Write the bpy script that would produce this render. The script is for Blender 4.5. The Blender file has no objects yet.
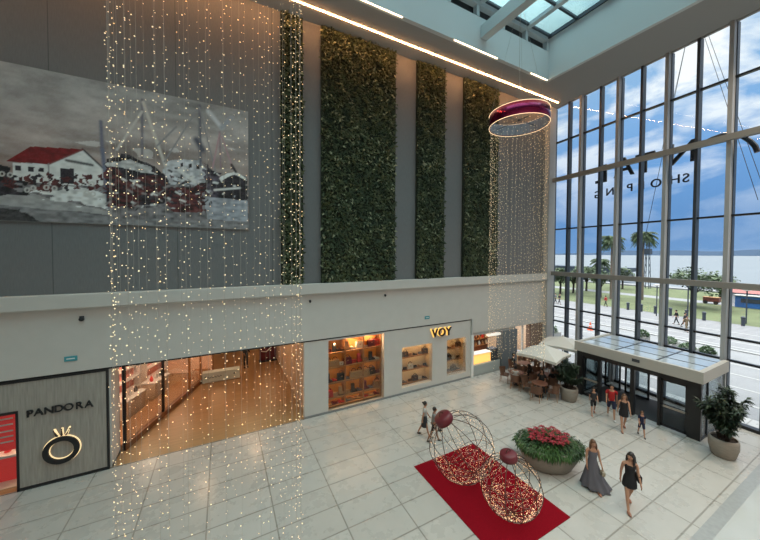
import bpy, bmesh, math, random
import numpy as np
from mathutils import Vector, Matrix
R = math.radians
sin, cos, PI = math.sin, math.cos, math.pi
random.seed(7)
SC = bpy.context.scene
COL = SC.collection

# ------------------------------------------------------------------ camera
F, CX, CY, CH = 300.0, 380.0, 260.5, 7.8
YAW, PIT, ROLL = R(27.7), R(-1.34), 0.004
def cam_axes():
    f = Vector((sin(YAW)*cos(PIT), cos(YAW)*cos(PIT), sin(PIT)))
    r0 = Vector((cos(YAW), -sin(YAW), 0)); u0 = r0.cross(f)
    return (cos(ROLL)*r0+sin(ROLL)*u0, -sin(ROLL)*r0+cos(ROLL)*u0, f)
RX, UX, FX = cam_axes()
cd = bpy.data.cameras.new('camera'); cam = bpy.data.objects.new('camera', cd); COL.objects.link(cam)
m = Matrix((RX, UX, -FX)).transposed().to_4x4(); m.translation = (0, 0, CH); cam.matrix_world = m
cd.sensor_fit = 'HORIZONTAL'; cd.sensor_width = 36; cd.lens = F/760*36
cd.shift_x = 0; cd.shift_y = (CY-270)/760
cd.clip_end = 9000; cd.clip_start = .05
SC.camera = cam
def at(x, y, ax, v):
    """the point where the line of sight through photo pixel x,y meets the plane axis=v (a real surface)"""
    d = FX+((x-CX)/F)*RX+(-(y-CY)/F)*UX
    o = Vector((0, 0, CH)); t = (v-o[ax])/d[ax]
    return o+t*d

# ------------------------------------------------------------------ materials
MATS = {}
def mat(name, col, rough=.6, metal=0, emit=None, estr=0, noise=None, bump=0, spec=.5, sample=True, coat=0):
    if name in MATS: return MATS[name]
    m = bpy.data.materials.new(name); m.use_nodes = True; nt = m.node_tree
    b = nt.nodes['Principled BSDF']
    b.inputs['Base Color'].default_value = (*col, 1); b.inputs['Roughness'].default_value = rough
    b.inputs['Metallic'].default_value = metal; b.inputs['Specular IOR Level'].default_value = spec
    b.inputs['Coat Weight'].default_value = coat
    if emit: b.inputs['Emission Color'].default_value = (*emit, 1); b.inputs['Emission Strength'].default_value = estr
    if noise:
        sc, amt, stretch = noise
        tc = nt.nodes.new('ShaderNodeTexCoord'); mp = nt.nodes.new('ShaderNodeMapping')
        mp.inputs['Scale'].default_value = stretch
        n = nt.nodes.new('ShaderNodeTexNoise'); n.inputs['Scale'].default_value = sc; n.inputs['Detail'].default_value = 5
        nt.links.new(tc.outputs['Object'], mp.inputs[0]); nt.links.new(mp.outputs[0], n.inputs['Vector'])
        mr = nt.nodes.new('ShaderNodeMapRange'); mr.inputs[1].default_value = .25; mr.inputs[2].default_value = .75
        mr.inputs[3].default_value = 1-amt; mr.inputs[4].default_value = 1+amt
        nt.links.new(n.outputs[0], mr.inputs[0])
        mx = nt.nodes.new('ShaderNodeVectorMath'); mx.operation = 'SCALE'; mx.inputs[0].default_value = col
        nt.links.new(mr.outputs[0], mx.inputs['Scale']); nt.links.new(mx.outputs[0], b.inputs['Base Color'])
        if bump:
            bp = nt.nodes.new('ShaderNodeBump'); bp.inputs['Strength'].default_value = bump; bp.inputs['Distance'].default_value = .02
            nt.links.new(n.outputs[0], bp.inputs['Height']); nt.links.new(bp.outputs[0], b.inputs['Normal'])
    if not sample: m.cycles.emission_sampling = 'NONE'
    MATS[name] = m
    return m
def glass(name, tint, refl=.5):
    """thin sheet of glass: straight-through transmission plus fresnel reflection"""
    m = bpy.data.materials.new(name); m.use_nodes = True; nt = m.node_tree; nt.nodes.clear()
    o = nt.nodes.new('ShaderNodeOutputMaterial'); t = nt.nodes.new('ShaderNodeBsdfTransparent'); g = nt.nodes.new('ShaderNodeBsdfGlossy')
    t.inputs[0].default_value = (*tint, 1); g.inputs['Roughness'].default_value = .02
    fr = nt.nodes.new('ShaderNodeFresnel'); fr.inputs[0].default_value = 1.45
    mu = nt.nodes.new('ShaderNodeMath'); mu.operation = 'MULTIPLY'; mu.inputs[1].default_value = refl
    mx = nt.nodes.new('ShaderNodeMixShader')
    nt.links.new(fr.outputs[0], mu.inputs[0]); nt.links.new(mu.outputs[0], mx.inputs[0])
    nt.links.new(t.outputs[0], mx.inputs[1]); nt.links.new(g.outputs[0], mx.inputs[2]); nt.links.new(mx.outputs[0], o.inputs[0])
    MATS[name] = m; return m

M_plaster = mat('white_plaster', (.44, .435, .425), .75, noise=(3, .04, (1, 1, 1)))
M_fascia = mat('fascia_plaster', (.55, .52, .485), .7, noise=(2, .03, (1, 1, 1)))
M_ceil = mat('ceiling_paint', (.34, .335, .33), .8)
M_well = mat('light_well_paint', (.60, .63, .64), .7)
M_wallA = mat('grey_textile_panel', (.175, .173, .175), .85, noise=(14, .10, (3, 3, .3)), bump=.2)
M_seam = mat('panel_seam', (.10, .10, .10), .8)
M_black = mat('black_metal', (.012, .012, .014), .4)
M_dark = mat('dark_aluminium', (.035, .045, .06), .45)
M_col = mat('grey_coated_steel', (.36, .365, .37), .45)
M_conc = mat('pale_planter_concrete', (.34, .33, .31), .8)
M_beam = mat('taupe_steel_beam', (.25, .235, .215), .5)
M_white = mat('white_lacquer', (.75, .75, .73), .4)
M_frame = mat('skylight_steel', (.50, .56, .58), .5)
M_carpet = mat('red_carpet', (.20, .003, .010), .95, noise=(60, .25, (1, 1, 1)), bump=.3, spec=.08)
M_glass = glass('clear_glass', (.93, .955, .97), .45)
M_glass_sky = glass('skylight_glass', (.56, .72, .745), .4)
M_glass_tint = glass('tinted_glass', (.74, .79, .80), .7)
M_led = mat('warm_led_strip', (1, .8, .6), .5, emit=(1.0, .46, .17), estr=85)
M_led2 = mat('warm_led_core', (1, .8, .6), .5, emit=(1.0, .70, .42), estr=9)
M_bulb = mat('warm_fairy_bulb', (1, .85, .6), .4, emit=(1, .74, .42), estr=1.5, sample=False)
M_bulb2 = mat('amber_fairy_bulb', (1, .8, .5), .4, emit=(1, .58, .22), estr=1.9, sample=False)
M_wire = mat('pale_wire', (.36, .34, .31), .5)
M_wood = mat('walnut', (.20, .085, .035), .5, noise=(6, .35, (1, 8, 1)))
M_oak = mat('shelf_oak', (.34, .16, .06), .5, noise=(6, .25, (1, 8, 1)))

def floor_material():
    m = bpy.data.materials.new('stone_floor_tiles'); m.use_nodes = True; nt = m.node_tree; b = nt.nodes['Principled BSDF']
    L = nt.links.new
    tc = nt.nodes.new('ShaderNodeTexCoord')
    mp = nt.nodes.new('ShaderNodeMapping'); mp.inputs['Location'].default_value = (-3.10+1.78*8, -8.67+.89*20, 0)
    L(tc.outputs['Object'], mp.inputs[0])
    br = nt.nodes.new('ShaderNodeTexBrick'); br.offset = 0; br.squash = 1
    br.inputs['Scale'].default_value = 1; br.inputs['Brick Width'].default_value = 1.78; br.inputs['Row Height'].default_value = .89
    br.inputs['Mortar Size'].default_value = .028; br.inputs['Mortar Smooth'].default_value = .6; br.inputs['Bias'].default_value = 0
    br.inputs['Color1'].default_value = (.41, .395, .37, 1); br.inputs['Color2'].default_value = (.44, .425, .40, 1); br.inputs['Mortar'].default_value = (.24, .225, .20, 1)
    L(mp.outputs[0], br.inputs['Vector'])
    n = nt.nodes.new('ShaderNodeTexNoise'); n.inputs['Scale'].default_value = 1.3; n.inputs['Detail'].default_value = 8; n.inputs['Roughness'].default_value = .65
    L(tc.outputs['Object'], n.inputs['Vector'])
    mr = nt.nodes.new('ShaderNodeMapRange'); mr.inputs[1].default_value = .3; mr.inputs[2].default_value = .7; mr.inputs[3].default_value = .94; mr.inputs[4].default_value = 1.05
    L(n.outputs[0], mr.inputs[0])
    mx = nt.nodes.new('ShaderNodeVectorMath'); mx.operation = 'SCALE'
    L(br.outputs['Color'], mx.inputs[0]); L(mr.outputs[0], mx.inputs['Scale']); L(mx.outputs[0], b.inputs['Base Color'])
    b.inputs['Roughness'].default_value = .28; b.inputs['Specular IOR Level'].default_value = .55
    rr = nt.nodes.new('ShaderNodeMapRange'); rr.inputs[3].default_value = .20; rr.inputs[4].default_value = .36
    L(n.outputs[0], rr.inputs[0]); L(rr.outputs[0], b.inputs['Roughness'])
    bp = nt.nodes.new('ShaderNodeBump'); bp.invert = True; bp.inputs['Strength'].default_value = .25; bp.inputs['Distance'].default_value = .01
    L(br.outputs['Fac'], bp.inputs['Height']); L(bp.outputs[0], b.inputs['Normal'])
    return m
M_floor = floor_material()
M_polish = mat('polished_pale_stone', (.44, .45, .44), .16, noise=(1, .05, (1, 1, 1)), spec=.6)
M_strip = mat('grey_stone_strip', (.30, .31, .31), .3, noise=(8, .1, (1, 1, 1)))
M_woodfloor = mat('honey_corridor_floor', (.34, .20, .09), .35, noise=(2.2, .16, (.25, 4, 1)))

def leaf_mat(name, a, bcol, scale=3.0):
    m = bpy.data.materials.new(name); m.use_nodes = True; nt = m.node_tree; b = nt.nodes['Principled BSDF']
    tc = nt.nodes.new('ShaderNodeTexCoord'); n = nt.nodes.new('ShaderNodeTexNoise'); n.inputs['Scale'].default_value = scale; n.inputs['Detail'].default_value = 6
    cr = nt.nodes.new('ShaderNodeValToRGB'); cr.color_ramp.elements[0].position = .35; cr.color_ramp.elements[1].position = .68
    cr.color_ramp.elements[0].color = (*a, 1); cr.color_ramp.elements[1].color = (*bcol, 1)
    nt.links.new(tc.outputs['Object'], n.inputs['Vector']); nt.links.new(n.outputs[0], cr.inputs[0]); nt.links.new(cr.outputs[0], b.inputs['Base Color'])
    b.inputs['Roughness'].default_value = .55
    MATS[name] = m; return m
M_leafA = leaf_mat('green_wall_leaves', (.020, .036, .012), (.085, .10, .035), 2.5)
M_leafB = leaf_mat('pale_leaves', (.16, .18, .09), (.33, .33, .20), 3)
M_leafC = leaf_mat('deep_plant_leaves', (.008, .018, .008), (.025, .05, .022), 4)
M_leafD = leaf_mat('fern_leaves', (.018, .05, .012), (.06, .13, .03), 4)
M_tree = leaf_mat('tree_leaves', (.03, .055, .02), (.10, .15, .06), .7)
M_moss = mat('planting_felt', (.02, .026, .014), .95)
M_red = mat('poinsettia_red', (.23, .003, .012), .6, noise=(20, .3, (1, 1, 1)))
M_pot = mat('taupe_fibrestone', (.26, .225, .19), .65, noise=(7, .12, (1, 1, 3)))
M_soil = mat('potting_soil', (.03, .02, .015), .95)

# ------------------------------------------------------------------ mesh builder
class MB:
    def __init__(s): s.v = []; s.f = []; s.m = []; s.mats = []
    def mi(s, m):
        if m not in s.mats: s.mats.append(m)
        return s.mats.index(m)
    def add(s, vs, fs, m):
        o = len(s.v); k = s.mi(m); s.v += [tuple(v) for v in vs]
        for f in fs: s.f.append(tuple(i+o for i in f)); s.m.append(k)
    def box(s, a, b, m, M=None):
        x0, y0, z0 = a; x1, y1, z1 = b
        vs = [Vector(p) for p in ((x0,y0,z0),(x1,y0,z0),(x1,y1,z0),(x0,y1,z0),(x0,y0,z1),(x1,y0,z1),(x1,y1,z1),(x0,y1,z1))]
        if M: vs = [M @ v for v in vs]
        s.add(vs, [(3,2,1,0),(4,5,6,7),(0,1,5,4),(1,2,6,5),(2,3,7,6),(3,0,4,7)], m); return s
    def bbox(s, a, b, m, bev=.02, M=None):
        """box with chamfered edges"""
        bm = bmesh.new(); bmesh.ops.create_cube(bm, size=1)
        for v in bm.verts: v.co = Vector([a[i]+(v.co[i]+.5)*(b[i]-a[i]) for i in range(3)])
        bmesh.ops.bevel(bm, geom=bm.edges[:], offset=bev, segments=2, affect='EDGES', profile=.5)
        vs = [M @ v.co if M else v.co.copy() for v in bm.verts]; bm.verts.index_update()
        s.add(vs, [[v.index for v in f.verts] for f in bm.faces], m); bm.free(); return s
    def tube(s, pts, r, m, n=6, caps=True, closed=False):
        pts = [Vector(p) for p in pts]; N = len(pts); rs = r if isinstance(r, (list, tuple)) else [r]*N
        vs = []; up = Vector((0, 0, 1))
        prev = None
        for i, p in enumerate(pts):
            if closed: d = pts[(i+1) % N]-pts[i-1]
            else: d = (pts[min(i+1, N-1)]-pts[max(i-1, 0)])
            d = d.normalized() if d.length > 1e-9 else Vector((0, 0, 1))
            if prev is None:
                a = d.cross(up if abs(d.z) < .9 else Vector((1, 0, 0))).normalized()
            else:
                a = prev-d*prev.dot(d); a = a.normalized() if a.length > 1e-6 else d.orthogonal().normalized()
            prev = a; b = d.cross(a)
            for k in range(n): t = 2*PI*k/n; vs.append(p+(a*cos(t)+b*sin(t))*rs[i])
        fs = []
        for i in range(N if closed else N-1):
            j = (i+1) % N
            for k in range(n): fs.append((i*n+k, i*n+(k+1) % n, j*n+(k+1) % n, j*n+k))
        if caps and not closed: fs += [tuple(range(n))[::-1], tuple((N-1)*n+k for k in range(n))]
        s.add(vs, fs, m); return s
    def lathe(s, prof, m, n=24, c=(0, 0, 0), sx=1, sy=1, cap=True):
        vs = []; fs = []
        for (r, z) in prof:
            for k in range(n): t = 2*PI*k/n; vs.append((c[0]+r*sx*cos(t), c[1]+r*sy*sin(t), c[2]+z))
        for i in range(len(prof)-1):
            for k in range(n): fs.append((i*n+k, i*n+(k+1) % n, (i+1)*n+(k+1) % n, (i+1)*n+k))
        if cap: fs += [tuple(range(n))[::-1], tuple((len(prof)-1)*n+k for k in range(n))]
        s.add(vs, fs, m); return s
    def octa(s, p, r, m):
        x, y, z = p
        s.add([(x+r,y,z),(x-r,y,z),(x,y+r,z),(x,y-r,z),(x,y,z+r),(x,y,z-r)],
              [(0,2,4),(2,1,4),(1,3,4),(3,0,4),(2,0,5),(1,2,5),(3,1,5),(0,3,5)], m); return s
    def ball(s, c, r, m, sc=(1, 1, 1), seg=12, M=None):
        vs = []; fs = []; rg = max(5, seg//2)
        for i in range(rg+1):
            th = PI*i/rg
            for k in range(seg):
                t = 2*PI*k/seg; v = Vector((r*sc[0]*sin(th)*cos(t), r*sc[1]*sin(th)*sin(t), r*sc[2]*cos(th)))
                v = v+Vector(c); vs.append(M @ v if M else v)
        for i in range(rg):
            for k in range(seg): fs.append((i*seg+k, (i+1)*seg+k, (i+1)*seg+(k+1) % seg, i*seg+(k+1) % seg))
        s.add(vs, fs, m); return s
    def leaf(s, p, d, w, l, m, up=Vector((0, 0, 1)), droop=.15):
        d = Vector(d).normalized(); a = d.cross(up); a = a.normalized() if a.length > 1e-4 else Vector((1, 0, 0))
        nn = a.cross(d); p = Vector(p)
        s.add([p, p+d*l*.5+a*w*.5+nn*l*.08, p+d*l-nn*l*droop, p+d*l*.5-a*w*.5+nn*l*.08, p+d*l*.5], [(0, 1, 4), (1, 2, 4), (2, 3, 4), (3, 0, 4)], m); return s
    def poly(s, pts, z0, z1, m, axis=2):
        """prism of a 2-D outline"""
        n = len(pts)
        def P(p, t):
            if axis == 2: return (p[0], p[1], t)
            if axis == 1: return (p[0], t, p[1])
            return (t, p[0], p[1])
        s.add([P(p, z0) for p in pts]+[P(p, z1) for p in pts], [tuple(range(n))[::-1], tuple(range(n, 2*n))]+[(i, (i+1) % n, n+(i+1) % n, n+i) for i in range(n)], m); return s
    def build(s, name, parent=None, smooth=False, loc=None):
        me = bpy.data.meshes.new(name); me.from_pydata(s.v, [], s.f)
        for m in s.mats: me.materials.append(m)
        me.polygons.foreach_set('material_index', s.m)
        if smooth: me.polygons.foreach_set('use_smooth', [True]*len(s.f))
        me.update()
        o = bpy.data.objects.new(name, me); COL.objects.link(o)
        if parent: o.parent = parent
        if loc: o.location = loc
        return o
def fixn(o):
    bm = bmesh.new(); bm.from_mesh(o.data); bmesh.ops.recalc_face_normals(bm, faces=bm.faces[:]); bm.to_mesh(o.data); bm.free(); return o
def empty(name, loc=(0, 0, 0), rz=0, s=1):
    o = bpy.data.objects.new(name, None); COL.objects.link(o); o.location = loc; o.rotation_euler = (0, 0, rz); o.scale = (s, s, s); o.empty_display_size = .2; return o
def tag(o, label=None, cat=None, group=None, kind=None):
    if label: o['label'] = label
    if cat: o['category'] = cat
    if group: o['group'] = group
    if kind: o['kind'] = kind
    return o
def struct(mb, name, **k):
    o = mb.build(name, **k); o['kind'] = 'structure'; return o
CHILD = {}
def dup(root, loc=None, rz=None, label=None, group=None, scale=None):
    kids = [c for c in COL.objects if c.parent == root]
    r = root.copy(); COL.objects.link(r)
    if loc is not None: r.location = loc
    if rz is not None: r.rotation_euler = (0, 0, rz)
    if scale: r.scale = (scale,)*3
    if label: r['label'] = label
    if group: r['group'] = group
    for ch in kids:
        gk = [g for g in COL.objects if g.parent == ch]
        c = ch.copy(); COL.objects.link(c); c.parent = r
        for g in gk:
            d = g.copy(); COL.objects.link(d); d.parent = c
    return r
def textmesh(name, txt, size, depth, m, M, parent=None, bold=0, spacing=1.0):
    cu = bpy.data.curves.new(name, 'FONT'); cu.body = txt; cu.size = size; cu.extrude = depth; cu.offset = bold; cu.align_x = 'CENTER'; cu.align_y = 'CENTER'; cu.space_character = spacing
    cu.materials.append(m)
    t = bpy.data.objects.new(name, cu); COL.objects.link(t)
    bpy.context.view_layer.update()
    me = bpy.data.meshes.new_from_object(t.evaluated_get(bpy.context.evaluated_depsgraph_get()))
    bpy.data.objects.remove(t); bpy.data.curves.remove(cu)
    me.transform(M); me.name = name
    if not me.materials: me.materials.append(m)
    o = bpy.data.objects.new(name, me); COL.objects.link(o)
    if parent: o.parent = parent
    return o
# text standing on a wall parallel to X, read from -Y ; and on a wall parallel to Y read from +X (outside)
def MT_back(x, y, z): return Matrix.Translation((x, y, z)) @ Matrix.Rotation(R(90), 4, 'X')

# ------------------------------------------------------------------ levels
YA = 14.0          # feature wall plane
ZL, ZH = 6.38, 18.45
XW0 = 21.68        # corner with the glazed wall
ANG = R(6.0)       # the glazed wall runs at a slight angle
WD = Vector((-sin(ANG), -cos(ANG), 0)); WN = Vector((cos(ANG), -sin(ANG), 0)); W0 = Vector((XW0, YA, 0))
def wp(s, z, out=0): return W0+WD*s+WN*out+Vector((0, 0, z))

# ------------------------------------------------------------------ floor
MB().box((-14, -9, -.3), (22.2, YA, 0), M_floor).build('floor')['kind'] = 'structure'
struct(MB().box((-9.5, YA, -.3), (20.9, 30, -.004), M_woodfloor), 'floor')
struct(MB().box((-14, YA-.06, .001), (21.6, YA-.03, .003), M_black), 'trim_1')
struct(MB().box((-14, -9, .001), (20, 2.86, .012), M_polish), 'floor')
struct(MB().box((-14, 2.86, .001), (20.6, 3.16, .010), M_strip), 'trim_2')
# ------------------------------------------------------------------ feature wall (upper)
struct(MB().box((-14, YA, 6.2), (XW0+.3, YA+.5, ZH+.3), M_wallA), 'wall_back')
for x in (-5.05, -1.55, 1.95): struct(MB().box((x, YA-.006, ZL), (x+.018, YA, ZH), M_seam), 'trim_3')
b = MB(); b.bbox((-14, YA-.32, 5.90), (20.95, YA+.02, ZL), M_fascia, .03); struct(b, 'trim_4')
b = MB(); b.box((-14, YA-.10, 3.70), (13.85, YA+.3, 5.90), M_fascia); b.box((13.85, YA-.10, 2.80), (20.95, YA+.3, 5.90), M_fascia); struct(b, 'wall_fascia')
struct(MB().box((-14, YA-.02, 3.62), (13.85, YA+.3, 3.70), M_black), 'trim_5')
struct(MB().box((13.85, YA-.02, 2.60), (18.0, YA+.3, 2.80), M_plaster), 'trim_6')
# corner pier
b = MB(); b.box((20.95, YA-.35, 0), (XW0+.02, YA+.3, ZH), M_plaster); struct(b, 'wall_corner')

# ------------------------------------------------------------------ ceiling and light well
WX, WY = 17.72, 11.71
b = MB()
ex = lambda y: XW0+.15-sin(ANG)/cos(ANG)*(YA-y)
b.poly([(-14, WY+.2), (ex(WY+.2), WY+.2), (ex(YA+.3), YA+.3), (-14, YA+.3)], ZH, ZH+.25, M_ceil)
b.poly([(WX+.2, -9), (ex(-9), -9), (ex(WY+.2), WY+.2), (WX+.2, WY+.2)], ZH, ZH+.25, M_ceil)
b.box((-14, -9, ZH), (-9, WY, ZH+.25), M_ceil); b.box((-9, -9, ZH), (WX, -3, ZH+.25), M_ceil)
struct(b, 'ceiling')
b = MB(); b.box((-9, WY, ZH), (WX, WY+.2, 20.15), M_well); b.box((WX, -3, ZH), (WX+.2, WY+.2, 21.0), M_well)
b.box((-9.2, -3, ZH), (-9, WY, 21.0), M_well); b.box((-9, -3.2, ZH), (WX, -3, 21.0), M_well); struct(b, 'wall_skylight')
b = MB(); b.box((-9, WY+.25, 20.15), (WX, WY+.3, 21), M_black)
for k in range(14): b.box((WX-.12-1.92*k-.09, WY-.02, 20.15), (WX-.12-1.92*k+.09, WY+.26, 20.75), M_frame)
b.box((-9, WY-.05, 20.72), (WX, WY+.26, 20.95), M_frame); struct(b, 'trim_7')
b = MB()
for k in range(14):                                     # roof glazing bars
    x = WX-.12-1.85*k
    big = (k % 2 == 1)
    b.box((x-.05 if not big else x-.13, -3, 20.85), (x+.05 if not big else x+.13, WY, 21.05), M_dark if not big else M_frame)
for k in range(10): y = WY-.15-1.55*k; b.box((-9, y-.06, 20.90), (WX, y+.06, 21.02), M_dark)
struct(b, 'trim_8')
struct(MB().box((-9, -3, 21.0), (WX, WY, 21.02), M_glass_sky), 'window_2')
for i, x in enumerate((12.25, 3.5, -4.0)):
    struct(MB().bbox((x-.22, -3, 19.07), (x+.22, WY, 19.72), M_frame, .02), 'trim_9')
# LED lines
b = MB().box((-14, 13.07, ZH-.025), (20.95, 13.105, ZH), M_led)
o = b.build('led_strip'); tag(o, 'long continuous warm LED line set in the ceiling above the planted wall', 'light')
for i, (x0, x1, w) in enumerate(((1.5, 7.25, 'leftmost short warm LED line along the skylight edge'), (10.29, 13.33, 'middle short warm LED line along the skylight edge'), (16.15, 17.65, 'rightmost short warm LED line by the skylight corner'))):
    o = MB().box((x0, WY+.01, ZH-.035), (x1, WY+.04, ZH+.01), M_led2).build('led_strip'); tag(o, w, 'light', 'short LED lines at the skylight edge')
# rest of hall (behind and beside the viewer)
struct(MB().box((-14.3, -9, 0), (-14, YA+.3, ZH+.3), M_plaster), 'wall_left')
struct(MB().box((-14.3, -9.3, 0), (20, -9, ZH+.3), M_plaster), 'wall_front')

# ------------------------------------------------------------------ glazed wall
TOT = 22.9
def wbox(b, s0, s1, z0, z1, o0, o1, m):
    vs = [wp(s, z, o) for z in (z0, z1) for (s, o) in ((s0, o0), (s1, o0), (s1, o1), (s0, o1))]
    b.add(vs, [(0,1,2,3),(7,6,5,4),(4,5,1,0),(5,6,2,1),(6,7,3,2),(7,4,0,3)], m)
b = MB(); wbox(b, 0, TOT, 0, ZH, .16, .175, M_glass); win = fixn(struct(b, 'window_1'))
cols = [.10, 2.25, 4.50, 6.85, 9.20, 11.5, 13.8, 16.1, 18.4, 20.7]
fins = [1.35, 3.45, 5.67, 8.04, 10.4, 12.7, 15.0, 17.3, 19.6, 21.9]
for s in cols:
    b = MB(); wbox(b, s-.085, s+.07, 0, ZH, -.12, .12, M_col); wbox(b, s-.03, s+.10, 0, ZH, .12, .36, M_dark); fixn(b.build('column', win))
for s in fins:
    b = MB(); wbox(b, s-.06, s+.06, 0, ZH, -.02, .30, M_dark); fixn(b.build('mullion', win))
for z in (6.40, 13.17):
    b = MB(); wbox(b, 0, TOT, z-.14, z+.14, -.30, -.10, M_beam); fixn(b.build('transom_beam', win))
for z in (2.90, 3.95, 9.62, 15.95):
    b = MB(); wbox(b, 0, TOT, z-.045, z+.045, .08, .26, M_black); fixn(b.build('transom', win))
b = MB(); wbox(b, 0, TOT, -.02, .14, -.02, .3, M_black); fixn(b.build('sill', win))
b = MB(); wbox(b, -.3, TOT, ZH-.04, ZH+.5, .0, .155, M_ceil); fixn(struct(b, 'trim_10'))

# big metal lettering outside the glass, read from the street (so mirrored from inside)
M_sign = mat('dark_sign_metal', (.02, .025, .035), .5)
def MT_out(s, z, out=.75):
    # local x of the text runs along -WD (towards larger Y), local z (extrusion) faces outside
    X = -WD; Z = WN; Y = Vector((0, 0, 1)); P = wp(s, z, out)
    return Matrix(((X.x, Y.x, Z.x, P.x), (X.y, Y.y, Z.y, P.y), (X.z, Y.z, Z.z, P.z), (0, 0, 0, 1)))
def sat(x, y, out=.75):     # photo pixel to (s, z) on the lettering plane
    d = FX+((x-CX)/F)*RX+(-(y-CY)/F)*UX; o = Vector((0, 0, CH)); P0 = W0+WN*out
    t = (P0-o).dot(WN)/d.dot(WN); p = o+t*d; return ((p-P0).dot(WD), p.z)
sg = empty('facade_lettering', wp(6.5, 12.6, .75)); sg.rotation_euler = (0, 0, 0)
tag(sg, 'large dark shopping centre lettering fixed outside the tall glass wall, seen from behind', 'sign')
off = Matrix.Translation(-sg.location)
for ch, px, py in (('L', 602, 175), ('A', 624, 168), ('T', 645, 164), ('N', 682, 154)):
    s, z = sat(px, py); textmesh('letter', ch, 1.62, .05, M_sign, off @ MT_out(s, z), sg, .012)
for ch, px, py in zip('SHOPPING', (686, 675, 656, 641.5, 630, 620, 610, 598), (178.3, 179.8, 183.5, 186, 188, 190, 192, 195)):
    s, z = sat(px, py); textmesh('letter', ch, .66, .03, M_sign, off @ MT_out(s, z), sg, .005)
b = MB(); pts = []
for px, py in ((697, 148), (703, 143.5), (712, 138.5), (722, 135), (732, 134), (742, 136), (750, 141), (755, 146), (757.5, 152)):
    s, z = sat(px, py); pts.append(wp(s, z, .75)-sg.location)
b.tube(pts, .10, M_sign, 8); b.build('arch_stroke', sg)
b = MB()
for px in (610, 650, 690, 730):
    s, z = sat(px, 160 if px < 700 else 150); p = wp(s, 13.17, .75)-sg.location
b.tube([wp(2.2, 13.25, .7)-sg.location, wp(10.4, 13.25, .7)-sg.location], .03, M_sign); 
for s in cols[1:5]: b.tube([wp(s, 13.25, .38)-sg.location, wp(s, 13.25, .7)-sg.location], .02, M_sign)
b.build('support_rail', sg)
# mast stays outside
for i, (a, c, w) in enumerate((((691, 20), (662, 150), 'thin steel stay running down left of the facade peak'), ((699, 20), (758, 200), 'thin steel stay running down right of the facade peak'),
                               ((693, 10), (640, 262), 'long thin stay slanting towards the palm trees'), ((703, 20), (768, 200), 'outermost thin stay slanting down to the right'))):
    b = MB(); b.tube([at(*a, 0, 25.5), at(*c, 0, 24)], .014, M_dark, 5); o = b.build('stay_cable'); tag(o, w, 'cable', 'facade stays')

# ------------------------------------------------------------------ green wall panels
def green_panel(x0, x1, label, seed):
    rnd = random.Random(seed); H = ZH-ZL
    e = empty('green_wall_panel', ((x0+x1)/2, YA, ZL)); tag(e, label, 'living wall', 'planted panels on the grey wall')
    w = (x1-x0)/2
    MB().box((-w+.03, -.12, .01), (w-.03, -.005, H-.02), M_moss).build('planting_board', e)
    b = MB(); n = int((x1-x0)*H*190)
    for i in range(n):
        x = rnd.uniform(-w+.06, w-.08); z = rnd.uniform(.02, H-.05)
        dep = .12+.09*(.5+.5*sin(x*4.1+seed)*cos(z*3.3+x*2))+rnd.random()*.06
        d = Vector((rnd.uniform(-1, 1), -rnd.uniform(.25, .9), rnd.uniform(-1.2, .5)))
        pale = rnd.random() < .04+.07*(sin(z*1.7+seed+x) > .6)
        l = rnd.uniform(.11, .24) if not pale else rnd.uniform(.14, .28)
        b.leaf((x, -dep+.05, z), d, l*.45, l, M_leafB if pale else M_leafA, up=Vector((0, -1, .3)))
    f = b.build('foliage', e); f['kind'] = 'stuff'
green_panel(2.30, 3.32, 'narrow planted wall strip behind the large light curtain, leftmost of four', 1)
green_panel(4.12, 8.22, 'widest planted wall panel, dark green foliage between two grey strips', 2)
green_panel(9.53, 11.56, 'medium planted wall panel, third from the left', 3)
green_panel(12.95, 15.96, 'planted wall panel behind the small hanging ring, rightmost of four', 4)

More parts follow.
